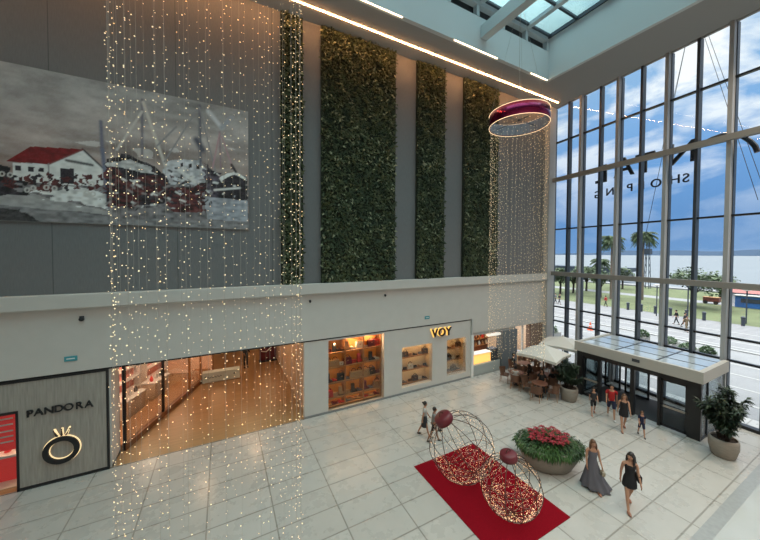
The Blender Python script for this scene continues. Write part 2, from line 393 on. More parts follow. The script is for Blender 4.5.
# ------------------------------------------------------------------ painting
def make_painting():
    X0, X1, Z0, Z1 = -8.6, 1.0, 8.80, 13.76
    st = .026; nx = int((X1-X0)/st); nz = int((Z1-Z0)/st)
    rs = np.random.RandomState(3)
    gx, gz = np.meshgrid(X0+(np.arange(nx)+.5)*(X1-X0)/nx, Z0+(np.arange(nz)+.5)*(Z1-Z0)/nz)
    def smooth(sx, sz, seed):
        r = np.random.RandomState(seed); a = r.rand(int(nz/sz)+3, int(nx/sx)+3)
        zi = np.arange(nz)/sz; xi = np.arange(nx)/sx; z0 = zi.astype(int); x0 = xi.astype(int)
        fz = (zi-z0)[:, None]; fx = (xi-x0)[None, :]; fz = fz*fz*(3-2*fz); fx = fx*fx*(3-2*fx)
        return (a[z0][:, x0]*(1-fz)*(1-fx)+a[z0+1][:, x0]*fz*(1-fx)+a[z0][:, x0+1]*(1-fz)*fx+a[z0+1][:, x0+1]*fz*fx)
    img = np.zeros((nz, nx, 3)); t = np.clip((gz-Z0-1.6)/3.3, 0, 1)[..., None]
    n1 = smooth(60, 26, 1)[..., None]; n2 = smooth(18, 7, 2)[..., None]; n3 = smooth(5, 3, 4)[..., None]
    pink = np.array((.265, .20, .18)); blue = np.array((.27, .265, .262))
    img[:] = pink*(1-t)+blue*t
    img = img*(1-.35*(n1-.5)*2)+(n2-.5)*.09+(n3-.5)*.04
    cl = (n2*.6+n1*.5 > .80) & (gz[..., None] > 11.3) & (gz[..., None] < 12.7)
    img = np.where(cl, img+.16, img)
    def wpt(px, py): p = at(px, py, 1, YA); return p.x, p.z
    def poly(pts, c, jit=.0, nz_=.0):
        pts = [wpt(*p) for p in pts]; ins = np.zeros((nz, nx), bool); n = len(pts)
        jx = gx+(n3[..., 0]-.5)*jit; jz = gz+(n2[..., 0]-.5)*jit
        for i in range(n):
            (xa, za), (xb, zb) = pts[i], pts[(i+1) % n]
            if za == zb: continue
            c_ = ((za > jz) != (zb > jz)) & (jx < (xb-xa)*(jz-za)/(zb-za)+xa); ins ^= c_
        v = np.array(c)[None, None]*(1+(n3-.5)*nz_*2)
        img[ins] = np.broadcast_to(v, img.shape)[ins]
    def line(p, q, w, c):
        (xa, za), (xb, zb) = wpt(*p), wpt(*q); L2 = (xb-xa)**2+(zb-za)**2
        tt = np.clip(((gx-xa)*(xb-xa)+(gz-za)*(zb-za))/L2, 0, 1)
        d = np.hypot(gx-xa-tt*(xb-xa), gz-za-tt*(zb-za)); k = np.clip(1.3-d/w, 0, 1)[..., None]
        img[:] = img*(1-k)+np.array(c)*k
    g = (.20, .19, .19); dk = (.035, .03, .035); mar = (.075, .028, .028); wh = (.50, .49, .48)
    # quay and street
    poly([(-60, 186), (30, 183), (110, 186), (180, 178), (248, 176), (248, 229), (-60, 224)], (.15, .14, .145), .15, .5)
    poly([(-60, 190), (15, 190), (60, 200), (112, 212), (112, 216), (20, 206), (-60, 200)], (.27, .26, .26), .1, .2)
    poly([(30, 192), (70, 186), (112, 196), (112, 210), (70, 202)], wh, .3, .4)
    poly([(-60, 204), (30, 207), (120, 218), (249, 222), (249, 231), (-60, 226)], (.17, .165, .17), .05, .35)
    poly([(-60, 212), (20, 210), (45, 224), (-60, 226)], (.05, .048, .05), .2, .4)
    # distant bushes, carts
    poly([(-60, 168), (8, 168), (20, 180), (30, 196), (-60, 190)], dk, .5, .8)
    # warehouse
    poly([(14, 163), (50, 164), (51, 184), (16, 180)], wh, 0, .12)
    poly([(50, 164), (84, 150), (104, 167), (104, 186), (51, 185)], (.52, .51, .50), 0, .12)
    poly([(8.3, 161.5), (32.4, 146.7), (84, 149.5), (50, 164.5)], (.14, .016, .018), 0, .3)
    for q in ((17, 165.5, 22.5, 171), (30, 167, 36, 172), (40.5, 168, 46, 172.5), (61.5, 168.5, 75.5, 184)): poly([(q[0], q[1]), (q[2], q[1]+.4), (q[2], q[3]), (q[0], q[3]-.4)], dk)
    line((84, 149.5), (104, 168), .035, dk); line((50, 164.5), (84, 150), .03, (.15, .05, .05)); line((50, 164), (51, 185), .02, g)
    for k in range(9): line((68+k*3, 160.5+k*.55), (69.6+k*3, 161+k*.55), .05, (.08, .08, .08))
    rr = np.random.RandomState(8)
    for k in range(46):
        x = rr.uniform(2, 104); y = rr.uniform(177, 191)-.03*abs(x-50); w = rr.uniform(2, 6)
        poly([(x, y-rr.uniform(2, 6)), (x+w, y-rr.uniform(0, 6)), (x+w*.9, y+rr.uniform(1, 3)), (x-.5, y+rr.uniform(1, 3))], mar if rr.rand() < .7 else dk, .2, .6)
    for x, y in ((29, 190), (35, 188), (48, 187.5), (56, 188.5), (93, 184), (88, 193), (94, 194), (4, 174), (12, 175)):
        for k in range(12):
            a = 2*PI*k/12; line((x+2.3*cos(a), y+2.1*sin(a)), (x+2.3*cos(a+.55), y+2.1*sin(a+.55)), .02, (.42, .40, .38))
    line((102, 122), (103.5, 150), .06, (.13, .13, .17)); line((103.5, 150), (110, 206), .07, (.12, .13, .18))
    # boats on the right
    poly([(107, 158), (124, 155), (150, 162), (168, 176), (173, 192), (165, 205), (107, 205)], dk, .15, .6)
    poly([(110, 172), (160, 176), (168, 200), (112, 206)], mar, .6, .9)
    poly([(108, 163), (130, 160), (152, 168), (158, 174), (126, 168), (108, 168)], (.36, .35, .35), .15, .4)
    poly([(163, 168), (172, 160), (200, 160), (206, 170), (204, 186), (170, 184)], (.38, .38, .40), .12, .4)
    for q in ((181, 163), (189, 164), (197, 165)): poly([(q[0], q[1]), (q[0]+3, q[1]), (q[0]+3, q[1]+4), (q[0], q[1]+4)], dk)
    poly([(168, 184), (204, 186), (206, 214), (172, 212)], mar, .5, .9)
    poly([(205, 165), (222, 174), (220, 196), (206, 194)], (.07, .06, .075), .3, .8)
    poly([(217, 182), (235, 172), (247, 180), (247, 200), (219, 200)], dk, .15, .5)
    poly([(220, 178), (235, 171), (246, 178), (246, 181), (235, 175), (221, 182)], wh, .1, .2)
    poly([(205, 196), (248, 201), (248, 222), (207, 219)], (.25, .26, .29), .05, .35)
    for k in range(150):
        x = rr.uniform(108, 212); y = rr.uniform(176, 208); line((x, y), (x+rr.uniform(-5, 5), y+rr.uniform(-3, 3)), rr.uniform(.02, .05), [wh, mar, dk, dk, dk, (.2, .18, .18)][rr.randint(6)])
    for k in range(26):
        x = rr.uniform(170, 246); y = rr.uniform(168, 196); line((x, y), (x+rr.uniform(-5, 5), y+rr.uniform(-2, 2)), rr.uniform(.02, .05), [wh, dk, (.3, .3, .33)][rr.randint(3)])
    line((143, 100), (143, 158), .045, (.15, .14, .16)); line((200, 106), (201, 166), .06, (.11, .11, .13)); line((220, 132), (221, 168), .035, (.22, .16, .18))
    for a, c, w, cc in (((144, 103), (166, 166), .06, (.42, .39, .36)), ((143, 112), (118, 150), .045, (.40, .37, .35)), ((199, 108), (165, 162), .03, (.2, .19, .2)), ((177, 127), (158, 146), .035, (.2, .19, .2)),
                        ((200, 108), (216, 172), .03, (.2, .19, .2)), ((197, 140), (203, 150), .14, (.08, .08, .1)), ((222, 137), (233, 168), .03, (.33, .2, .22)), ((220, 134), (213, 168), .03, (.33, .2, .22)),
                        ((209, 112), (222, 128), .10, (.42, .42, .44)), ((222, 128), (232, 118), .10, (.25, .26, .29)), ((232, 165), (236, 172), .06, dk), ((180, 170), (195, 182), .08, wh), ((215, 190), (240, 188), .05, wh)):
        line(a, c, w, cc)
    img = np.clip((img-.05)*1.45+.05+(rs.rand(nz, nx, 1)-.5)*.035, .008, .8)
    xs = np.linspace(X0, X1, nx+1); zs = np.linspace(Z0, Z1, nz+1)
    VX, VZ = np.meshgrid(xs, zs); nv = VX.size
    co = np.stack([VX.ravel(), np.full(nv, YA-.07), VZ.ravel()], 1)
    i = np.arange(nx)[None, :]+np.arange(nz)[:, None]*(nx+1); i = i.ravel()
    quads = np.stack([i, i+1, i+nx+2, i+nx+1], 1)
    me = bpy.data.meshes.new('canvas'); me.vertices.add(nv); me.vertices.foreach_set('co', co.ravel())
    me.loops.add(quads.size); me.loops.foreach_set('vertex_index', quads.ravel().astype(np.int32))
    me.polygons.add(len(quads)); me.polygons.foreach_set('loop_start', np.arange(0, quads.size, 4, dtype=np.int32))
    me.update(calc_edges=True)
    at_ = me.color_attributes.new('paint', 'FLOAT_COLOR', 'POINT')
    pad = np.pad(img, ((0, 1), (0, 1), (0, 0)), mode='edge'); c4 = np.concatenate([pad.reshape(-1, 3), np.ones((nv, 1))], 1)
    at_.data.foreach_set('color', c4.astype(np.float32).ravel())
    m = bpy.data.materials.new('oil_paint'); m.use_nodes = True; nt = m.node_tree; bs = nt.nodes['Principled BSDF']
    a = nt.nodes.new('ShaderNodeAttribute'); a.attribute_name = 'paint'
    nt.links.new(a.outputs['Color'], bs.inputs['Base Color']); bs.inputs['Roughness'].default_value = .7
    me.materials.append(m)
    e = empty('harbour_painting', ((X0+X1)/2, YA, Z0)); tag(e, 'huge muted harbour painting with a red roofed warehouse and boats on the grey wall', 'painting')
    o = bpy.data.objects.new('canvas', me); COL.objects.link(o); o.parent = e; o.location = (-(X0+X1)/2, -YA, -Z0)
    w = (X1-X0)/2; MB().box((-w-.005, -.066, -.01), (w+.005, -.002, Z1-Z0+.01), mat('canvas_edge', (.25, .24, .23), .8)).build('stretcher', e)
make_painting()

# ------------------------------------------------------------------ ring chandeliers with light curtains
M_mag = mat('magenta_mirror_band', (.22, .012, .06), .2, metal=.8)
M_grey = mat('silver_mesh_band', (.22, .22, .26), .6, noise=(14, .3, (1, 1, .2)))
def chandelier(x, y, zb, rad, nstr, label, seed, zlow, br, wr=.0014):
    rnd = random.Random(seed)
    e = empty('ring_chandelier', (x, y, 0)); tag(e, label, 'chandelier', 'hanging ring lights with curtains of fairy lights')
    hb = .56; n = 64
    b = MB(); b.lathe([(rad, zb), (rad+.03, zb), (rad+.03, zb+hb), (rad, zb+hb), (rad, zb)], M_mag, n, cap=False); b.build('outer_band', e, True)
    b = MB(); b.lathe([(rad-.02, zb+.02), (rad-.005, zb+.02), (rad-.005, zb+hb-.02), (rad-.02, zb+hb-.02), (rad-.02, zb+.02)], M_grey, n, cap=False); b.build('inner_band', e)
    for z in (zb-.012, zb+hb+.012):
        b = MB(); b.tube([((rad+.035)*cos(2*PI*k/n), (rad+.035)*sin(2*PI*k/n), z) for k in range(n)], .009, M_rim, 6, closed=True); b.build('led_rim', e)
    b = MB(); b.tube([(-rad*.97, 0, zb+.25), (rad*.97, 0, zb+.25)], .015, M_dark); b.tube([(0, -rad*.97, zb+.25), (0, rad*.97, zb+.25)], .015, M_dark); b.ball((0, 0, zb+.25), .06, M_dark); b.build('spreader', e)
    for k in range(3): 
        a = 2*PI*k/3+.5; b = MB(); b.tube([(rad*cos(a), rad*sin(a), zb+hb), (.0, 0, ZH+1.5 if False else 19.9)], .005, M_wire, 4); b.build('cable', e)
    b = MB(); b.tube([(0, 0, zb+.25), (0, 0, 21.0)], .008, M_wire, 5); b.build('stem', e)
    for k in range(nstr):
        a = 2*PI*(k+rnd.uniform(-.25, .25))/nstr; r = rad-.035-rnd.uniform(0, .04); px, py = r*cos(a), r*sin(a); zl = zlow+rnd.uniform(-.45, .55)
        b = MB(); b.tube([(px, py, zb+.1), (px, py, zl)], wr, M_wire, 4); st = b.build('light_string', e)
        b = MB(); z = zb+.02
        while z > zl:
            z -= rnd.uniform(.10, .24); q = rnd.uniform(0, 2*PI); dr = rnd.uniform(.012, .05)
            b.octa((px+dr*cos(q), py+dr*sin(q), z), br*rnd.uniform(.6, 1.15), M_bulb if rnd.random() < .86 else M_bulb2)
        c = b.build('fairy_bulbs', st); c['kind'] = 'stuff'
M_rim = mat('warm_rim_light', (1, .85, .6), .5, emit=(1, .74, .45), estr=1.6, sample=False)
chandelier(-.067, 5.89, 13.95, 1.45, 42, 'large curtain of fairy lights hanging close by in front of the painting', 11, 2.75, .0088)
chandelier(12.55, 9.74, 13.93, 1.29, 42, 'farther hanging magenta ring with a curtain of fairy lights near the glass wall', 12, 2.95, .013, .0024)

# ------------------------------------------------------------------ jewellery shop front (left)
M_veneer = mat('taupe_veneer', (.33, .30, .265), .55, noise=(5, .20, (5, 5, .35)))
M_halo = mat('halo_glow', (1, .8, .5), .5, emit=(1, .72, .38), estr=.9)
b = MB(); b.box((-5.92, YA-.06, .10), (-3.72, YA+.25, 3.56), M_veneer); struct(b, 'wall_jewellery')
b = MB()
b.box((-14, YA-.08, 3.57), (-3.66, YA+.02, 3.64), M_black); b.box((-5.96, YA-.08, 0), (-5.90, YA+.1, 2.62), M_black)
b.box((-3.72, YA-.075, 0), (-3.66, YA+.1, 3.6), M_black); b.box((-5.95, YA-.08, 0), (-3.66, YA+.02, .08), M_black)
b.box((-14, YA-.09, 2.58), (-5.90, YA+.02, 2.66), M_black); struct(b, 'trim_11')
struct(MB().box((-14, YA-.06, 2.66), (-5.92, YA+.25, 3.56), M_veneer), 'wall_jewellery')
b = MB(); b.box((-3.72, YA+.02, 0), (-3.60, 14.95, 3.66), M_fascia); struct(b, 'wall_return')
struct(MB().box((-3.61, YA+.02, 0), (-3.585, 14.95, .08), M_black), 'baseboard_return')
sg = empty('jewellery_sign', (-4.88, YA-.06, 0)); tag(sg, 'black PANDORA wall lettering above a backlit ring emblem on taupe veneer', 'sign')
for i, (ch, px, py) in enumerate(zip('PANDORA', (30.2, 39.0, 49.4, 59.2, 69.0, 79.6, 89.2), (413.6, 411.8, 410.2, 408.4, 406.8, 405.2, 403.8))):
    p = at(px, py, 1, YA-.06); textmesh('letter', ch, .33, .02, M_black, MT_back(p.x+4.88, -.03, p.z), sg, .004)
cz = 1.10
def ringmesh(b, r0, r1, y0, y1, m, n=48):
    b.add([(r*cos(2*PI*k/n), y, cz+r*sin(2*PI*k/n)) for (r, y) in ((r0, y0), (r1, y0), (r1, y1), (r0, y1)) for k in range(n)],
          [(a*n+k, a*n+(k+1) % n, ((a+1) % 4)*n+(k+1) % n, ((a+1) % 4)*n+k) for a in range(4) for k in range(n)], m)
b = MB(); ringmesh(b, .315, .46, -.10, -.04, M_black); b.build('ring_emblem', sg)
b = MB(); ringmesh(b, .298, .482, -.022, -.004, M_halo); b.build('halo_light', sg)
b = MB()
for k in (-1, 0, 1):
    b.poly([(k*.11-.012, .49+cz), (k*.11+.035, .49+cz), (k*.19+.015, .70+cz-abs(k)*.03)], -.10, -.04, M_black, 1); b.ball((k*.20+.015, -.07, .71+cz-abs(k)*.03), .022, M_black, seg=8)
b.build('crown_prongs', sg)
b = MB(); b.lathe([(.0, 0), (.34, 0), (.30, .02), (0, .02)], M_halo, 16, cap=False); 
b2 = MB(); 
for k in (-1, 0, 1): b2.poly([(k*.11-.03, .49+cz), (k*.11+.05, .49+cz), (k*.19+.04, .735+cz), (k*.19-.01, .735+cz)], -.02, -.006, M_halo, 1)
b2.build('halo_light', sg)
# shop window with red display
M_redpanel = mat('red_display', (.62, .03, .035), .5, emit=(.9, .05, .04), estr=.25)
M_warmwhite = mat('warm_display_white', (.8, .68, .55), .5)
struct(MB().box((-14, YA+.02, .02), (-5.98, YA+.03, 2.58), M_glass), 'window_3')
b = MB(); b.box((-14, YA+.3, 0), (-5.92, YA+3.2, .02), M_warmwhite); struct(b, 'floor'); struct(MB().box((-14, YA+3.2, 0), (-5.7, YA+3.3, 3.6), M_warmwhite), 'wall_shop'); struct(MB().box((-14, YA+.25, 3.5), (-3.72, YA+3.2, 3.6), M_warmwhite), 'ceiling')
e = empty('promotion_screen', (-6.9, YA+.55, 0)); tag(e, 'tall red promotional panel with white lines inside the left shop window', 'display panel')
MB().bbox((-.9, 0, 1.15), (.75, .05, 2.5), M_redpanel, .01).build('panel', e)
b = MB()
for k, (z, w) in enumerate(((2.2, .5), (2.0, .62), (1.78, .40), (1.6, .55), (1.42, .3))): b.box((.62-w, -.008, z), (.62, -.001, z+.05), M_white)
b.build('printed_lines', e); MB().box((-.05, .02, 0), (.05, .06, 1.16), M_black).build('post', e)
e = empty('display_table', (-6.6, YA+1.1, 0)); tag(e, 'white topped display table with red base inside the left shop window', 'table')
MB().bbox((-.55, -.4, .82), (.55, .4, .9), M_white, .01).build('tabletop', e); MB().bbox((-.5, -.35, 0), (.5, .35, .82), M_redpanel, .01).build('base', e)
for k in range(3):
    o = MB().lathe([(.05, 0), (.09, .02), (.03, .12), (.06, .22), (.04, .3)], [M_warmwhite, M_redpanel, M_oak][k], 12).build('jewellery_stand', loc=(-6.9+.28*k, YA+1.0, .9)); tag(o, ['cream', 'red', 'tan'][k]+' jewellery stand on the display table in the left shop window', 'display stand', 'stands on the display table')

# ------------------------------------------------------------------ passage beside it
M_ply = mat('passage_wall', (.45, .34, .24), .6)
b = MB(); b.box((3.5, YA+.3, 0), (3.62, 30, 3.66), M_ply); struct(b, 'wall_passage_right')
struct(MB().box((-9.5, 30, 0), (21, 30.2, 3.8), M_ply), 'wall_passage_back')
struct(MB().box((-9.5, YA+.3, 3.66), (13.9, 30, 3.9), M_ceil), 'ceiling')
A = Vector((-3.47, 14.95, 0)); B_ = Vector((-.6, 22.3, 0)); D = (B_-A); Ln = D.length; D.normalize(); Nn = Vector((-D.y, D.x, 0))  # Nn points into the shop
def gp(s, z, o=0): return A+D*s+Nn*o+Vector((0, 0, z))
def gbox(b, s0, s1, z0, z1, o0, o1, m): b.add([gp(s, z, o) for z in (z0, z1) for (s, o) in ((s0, o0), (s1, o0), (s1, o1), (s0, o1))], [(3,2,1,0),(4,5,6,7),(0,1,5,4),(1,2,6,5),(2,3,7,6),(3,0,4,7)], m)
b = MB(); gbox(b, 0, Ln, .22, 3.5, 0, .015, M_glass); w4 = struct(b, 'window_4')
for s in (0, 2.5, 4.9, 6.2, Ln-.08):
    b = MB(); gbox(b, s, s+.08, 0, 3.5, -.04, .05, M_black if s < 4 else M_oak); b.build('mullion', w4)
b = MB(); gbox(b, 0, Ln, 3.38, 3.66, -.05, .06, M_black); b.build('head_rail', w4)
b = MB(); gbox(b, 0, Ln, 0, .22, -.06, .10, M_wood); struct(b, 'baseboard_shop')
b = MB(); gbox(b, 0, Ln, 0, .24, .10, 1.15, M_oak); struct(b, 'floor')
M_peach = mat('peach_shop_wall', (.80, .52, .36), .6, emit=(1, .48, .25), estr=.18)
b = MB(); gbox(b, -.2, Ln+.4, 0, 3.66, 3.0, 3.1, M_peach); gbox(b, Ln, Ln+.1, 0, 3.66, 0, 3.0, M_peach); struct(b, 'wall_boutique')
for i, (s, w) in enumerate(((1.1, 'nearest'), (2.9, 'middle'), (4.9, 'farthest'))):
    b0 = gp(s, 0, 1.7); e = empty('display_table', b0, math.atan2(D.y, D.x)); tag(e, w+' cream display table behind the slanted glass shopfront', 'table', 'tables in the glass shop')
    MB().bbox((-.7, -.35, .84), (.7, .35, .92), M_white, .01).build('tabletop', e); MB().bbox((-.62, -.3, .0), (.62, .3, .84), M_warmwhite, .01).build('base', e)
    for k in range(3):
        c = gp(s-.4+.4*k, .92, 1.7); o = MB().lathe([(.07, 0), (.09, .1), (.05, .2), (.02, .28)], [M_redpanel, M_white, M_dark][k], 10).build('perfume_bottle', loc=c)
        tag(o, ['red', 'white', 'dark'][k]+' bottle on the '+w+' cream table behind the slanted glass', 'bottle', 'bottles on the shop tables')
for i, (s, w) in enumerate(((1.6, 'nearest'), (4.1, 'second'), (6.6, 'farthest'))):
    e = empty('wall_shelf_unit', gp(s, 0, 2.78), math.atan2(D.y, D.x)); tag(e, w+' lit shelf unit on the peach wall behind the slanted glass', 'shelf', 'shelf units in the glass shop')
    b = MB(); b.box((-1, -.18, 0), (-.95, .2, 2.6), M_white); b.box((.95, -.18, 0), (1, .2, 2.6), M_white); b.build('side_panel', e)
    for z in (.5, 1.1, 1.7, 2.3): MB().box((-.95, -.18, z), (.95, .2, z+.04), M_white).build('shelf', e)
    MB().box((-.95, .16, .02), (.95, .2, 2.6), mat('pink_backing', (.75, .30, .26), .6)).build('back_panel', e)
# bench, person, stand in the passage
M_bench = mat('pale_green_grey_bench', (.52, .60, .58), .5)
e = empty('long_bench', (-.1, 20.75, 0)); tag(e, 'long pale grey block bench on the brown passage floor', 'bench')
MB().bbox((-1.02, -.24, .0), (1.02, .24, .60), M_bench, .03).build('block', e)
b = MB(); b.tube([(-.75+.05*k, -.246, .32+.05*sin(k*1.9)*(1 if k < 22 else .3)) for k in range(16)], .012, M_dark, 4); b.ball((.7, -.246, .36), .05, M_dark, seg=8); b.ball((-.85, -.246, .36), .05, M_dark, seg=8); b.build('painted_mark', e)
e = empty('poster_stand', (2.85, 22.9, 0)); tag(e, 'dark red poster stand with white strokes standing deep in the passage', 'stand')
MB().bbox((-.55, -.05, .06), (.55, .05, 2.0), mat('maroon_board', (.10, .012, .02), .5), .01).build('board', e)
b = MB(); b.tube([(-.45, -.06, .75), (-.1, -.06, .68), (.45, -.06, 1.15)], .035, M_white, 6); b.tube([(-.3, -.06, 1.15), (.0, -.06, 1.3), (.3, -.06, 1.25)], .03, M_white, 6); b.build('printed_strokes', e)
MB().bbox((-.6, -.25, 0), (.6, .25, .06), M_black, .01).build('base', e)

# ------------------------------------------------------------------ accessories shop (middle)
b = MB(); W1 = (4.52, 7.60, .04, 3.54); W2 = (8.73, 10.80, .36, 2.60); W3 = (11.90, 13.42, .43, 2.62)
y0, y1 = YA-.04, YA+.22
def vb(x0, x1, z0, z1): b.box((x0, y0, z0), (x1, y1, z1), M_fascia)
vb(3.35, W1[0], 0, 3.62); vb(W1[0], W1[1], W1[3], 3.62); vb(W1[1], W2[0], 0, 3.62); vb(W2[0], W2[1], 0, W2[2]); vb(W2[0], W2[1], W2[3], 3.62)
vb(W2[1], W3[0], 0, 3.62); vb(W3[0], W3[1], 0, W3[2]); vb(W3[0], W3[1], W3[3], 3.62); vb(W3[1], 13.80, 0, 3.62)
vb(W1[0], W1[1], 0, W1[2]); struct(b, 'wall_shopfront')
struct(MB().box((3.35, YA-.05, 0), (13.85, YA-.035, .10), mat('grey_plinth', (.22, .22, .22), .5)), 'baseboard_shopfront')
b = MB(); b.box((13.80, YA-.14, 0), (13.98, YA+.3, 2.70), M_white); b.box((13.80, YA-.14, 2.7), (13.88, YA-.02, 3.7), M_plaster); struct(b, 'trim_12')
M_vl = mat('gold_lit_letter', (.9, .6, .2), .4, emit=(1, .55, .12), estr=1.1)
sg = empty('shop_sign', (11.4, YA-.04, 3.16)); tag(sg, 'gold edged VOY sign letters on the pale shopfront', 'sign')
for ch, dx in (('V', -.52), ('O', 0), ('Y', .50)):
    textmesh('letter', ch, .66, .035, M_black, MT_back(dx, -.13, 0), sg, .012); textmesh('letter_glow', ch, .66, .02, M_vl, MT_back(dx-.02, -.03, .0), sg, .028)

M_amber = mat('amber_display_back', (.62, .27, .06), .6)
M_brass = mat('shelf_light', (1, .8, .5), .4, emit=(1, .58, .22), estr=14)
BAGC = [('black', (.015, .013, .013)), ('tan', (.42, .22, .09)), ('dark brown', (.06, .03, .018)), ('cream', (.62, .52, .38)), ('burgundy', (.12, .012, .018)), ('grey', (.16, .15, .15)), ('red', (.45, .03, .02)), ('caramel', (.30, .13, .04))]
BM = {n: mat('leather_'+n.replace(' ', '_'), c, .45) for n, c in BAGC}
def hbag(m, w, h):
    e = empty('handbag'); M = m
    b = MB(); b.poly([(-w/2, 0), (w/2, 0), (w/2*.85, h), (-w/2*.85, h)], -.07, .07, M, 1); bo = b.build('bag_body', e)
    b = MB(); b.tube([(w*.28*cos(PI-t*PI/8), 0, h*.95+h*.45*sin(t*PI/8)) for t in range(9)], .012, M_black if m is not BM['black'] else M_wood, 5); b.build('handle', e)
    b = MB(); b.box((-.03, -.085, h*.55), (.03, -.068, h*.7), M_led2 if False else M_oak); b.build('clasp', e)
    return e
def hshoe(m):
    e = empty('shoe')
    b = MB(); b.poly([(-.13, 0), (-.12, .11), (-.06, .12), (.0, .06), (.12, .045), (.14, .02), (.13, 0)], -.045, .045, m, 1); b.build('upper', e)
    b = MB(); b.box((-.135, -.05, -.0), (.145, .05, .015), M_black); b.build('sole', e); return e
def hboot(m):
    e = empty('boot'); b = MB(); b.poly([(-.1, 0), (-.10, .34), (.03, .34), (.04, .12), (.16, .06), (.16, 0)], -.05, .05, m, 1); b.build('shaft', e)
    MB().box((-.105, -.055, 0), (.165, .055, .02), M_black).build('sole', e); return e
def hwallet(m):
    e = empty('wallet'); MB().bbox((-.10, -.03, 0), (.10, .03, .13), m, .01).build('cover', e); MB().box((-.02, -.036, .05), (.02, -.028, .08), M_oak).build('snap', e); return e
protos = {}
def item(kind, cname, loc, label, group):
    key = (kind, cname)
    fn = {'handbag': lambda: hbag(BM[cname], .36, .26), 'shoe': lambda: hshoe(BM[cname]), 'boot': lambda: hboot(BM[cname]), 'wallet': lambda: hwallet(BM[cname])}[kind]
    if key not in protos: protos[key] = fn(); o = protos[key]; o.location = loc
    else: o = dup(protos[key], loc)
    if 'large' in group: o.scale = (1.3,)*3
    else: o.scale = (1.1,)*3
    o['label'] = label; o['category'] = {'handbag': 'bag', 'shoe': 'shoe', 'boot': 'boot', 'wallet': 'wallet'}[kind]; o['group'] = group
    return o
rnd = random.Random(5)
# big window: shelving unit 3 bays x 4 levels
X0, X1 = W1[0], W1[1]; e = empty('shop_shelving', ((X0+X1)/2, YA+.55, 0)); tag(e, 'tall amber lit oak shelving of bags and shoes filling the large shop window', 'shelving')
hw = (X1-X0)/2
b = MB(); b.box((-hw-.3, .28, .02), (hw+.3, .32, 3.62), M_amber); b.build('back_panel', e)
for i in range(4): x = -hw+i*2*hw/3; MB().box((x-.03, -.22, .02), (x+.03, .28, 3.6), M_oak).build('upright', e)
LV = [.10, .52, 1.28, 2.05, 2.80]
for z in LV+[3.56]:
    MB().box((-hw, -.25, z-.05), (hw, .28, z), M_oak).build('shelf', e)
for z in LV[1:]+[3.56]:
    for i in range(3):
        x = -hw+(i+.5)*2*hw/3; MB().box((x-.40, -.18, z-.066), (x+.40, -.14, z-.052), M_brass).build('shelf_lamp', e)
LN = ['bottom', 'second lowest', 'middle', 'second highest', 'top']; BN = ['left', 'centre', 'right']; PN = ['left', 'middle', 'right']
for li, z in enumerate(LV):
    for bi in range(3):
        n = 3
        for k in range(n):
            x = (X0+X1)/2-hw+(bi+(k+.5)/n)*2*hw/3; cname = BAGC[(li*5+bi*3+k*2+int(rnd.random()*3)) % 8][0]
            kind = ['shoe', 'handbag', 'handbag', 'wallet', 'boot'][(li*2+bi+k) % 5]
            if li == 0: kind = 'shoe'
            item(kind, cname, (x, YA+.50, z), f'{cname} {kind}, {PN[k]} on the {LN[li]} shelf, {BN[bi]} bay, large window', 'goods in the large shop window')
def smallwin(W, nshelf, nit, wname, seed):
    rnd = random.Random(seed); X0, X1, Z0, Z1 = W; hw = (X1-X0)/2
    e = empty('display_shelving', ((X0+X1)/2, YA+.5, 0)); tag(e, f'pale lit shelves of small goods in the {wname}', 'shelving', 'shelves in the two smaller shop windows')
    M_pale = mat('cream_display_back', (.60, .47, .30), .6)
    MB().box((-hw-.15, .16, Z0-.2), (hw+.15, .2, Z1+.2), M_pale).build('back_panel', e)
    b = MB(); b.box((-hw-.1, -.26, Z0-.1), (-hw-.02, .16, Z1+.1), M_pale); b.build('side_panel', e)
    b = MB(); b.box((hw+.02, -.26, Z0-.1), (hw+.1, .16, Z1+.1), M_pale); b.build('side_panel', e)
    zs = [Z0+.02+(Z1-Z0)*k/nshelf for k in range(nshelf)]
    for z in zs: MB().box((-hw, -.18, z-.04), (hw, .16, z), M_oak).build('shelf', e)
    MB().box((-hw, -.25, Z1), (hw, .16, Z1+.05), M_pale).build('top_panel', e)
    for z in zs[1:]+[Z1]: MB().box((-hw+.1, -.14, z-.055), (hw-.1, -.10, z-.042), M_brass).build('shelf_lamp', e)
    names = {3: ['bottom', 'middle', 'top']}[nshelf]; ordn = ['first', 'second', 'third', 'fourth', 'fifth', 'sixth', 'seventh']
    for li, z in enumerate(zs):
        for k in range(nit):
            x = (X0+X1)/2-hw+(k+.5)/nit*2*hw; c = BAGC[[0, 5, 2, 0, 3, 0, 7][(k+li*2) % 7]][0]; kind = ['wallet', 'shoe', 'wallet', 'handbag'][(k+li) % 4] if wname[0] == 'm' else ['shoe', 'wallet', 'handbag'][(k+li) % 3]
            if kind == 'handbag' and c == 'black': c = 'dark brown'
            item(kind, c, (x, YA+.48, z), f'{c} {kind}, {ordn[k]} from left, {names[li]} shelf, {wname}', 'goods in the '+wname)
smallwin(W2, 3, 6, 'middle shop window', 3)
smallwin(W3, 3, 4, 'narrow shop window', 4)
for i, W in enumerate((W1, W2, W3)):
    struct(MB().box((W[0], YA+.0, W[2]), (W[1], YA+.012, W[3]), M_glass), f'window_{5+i}')

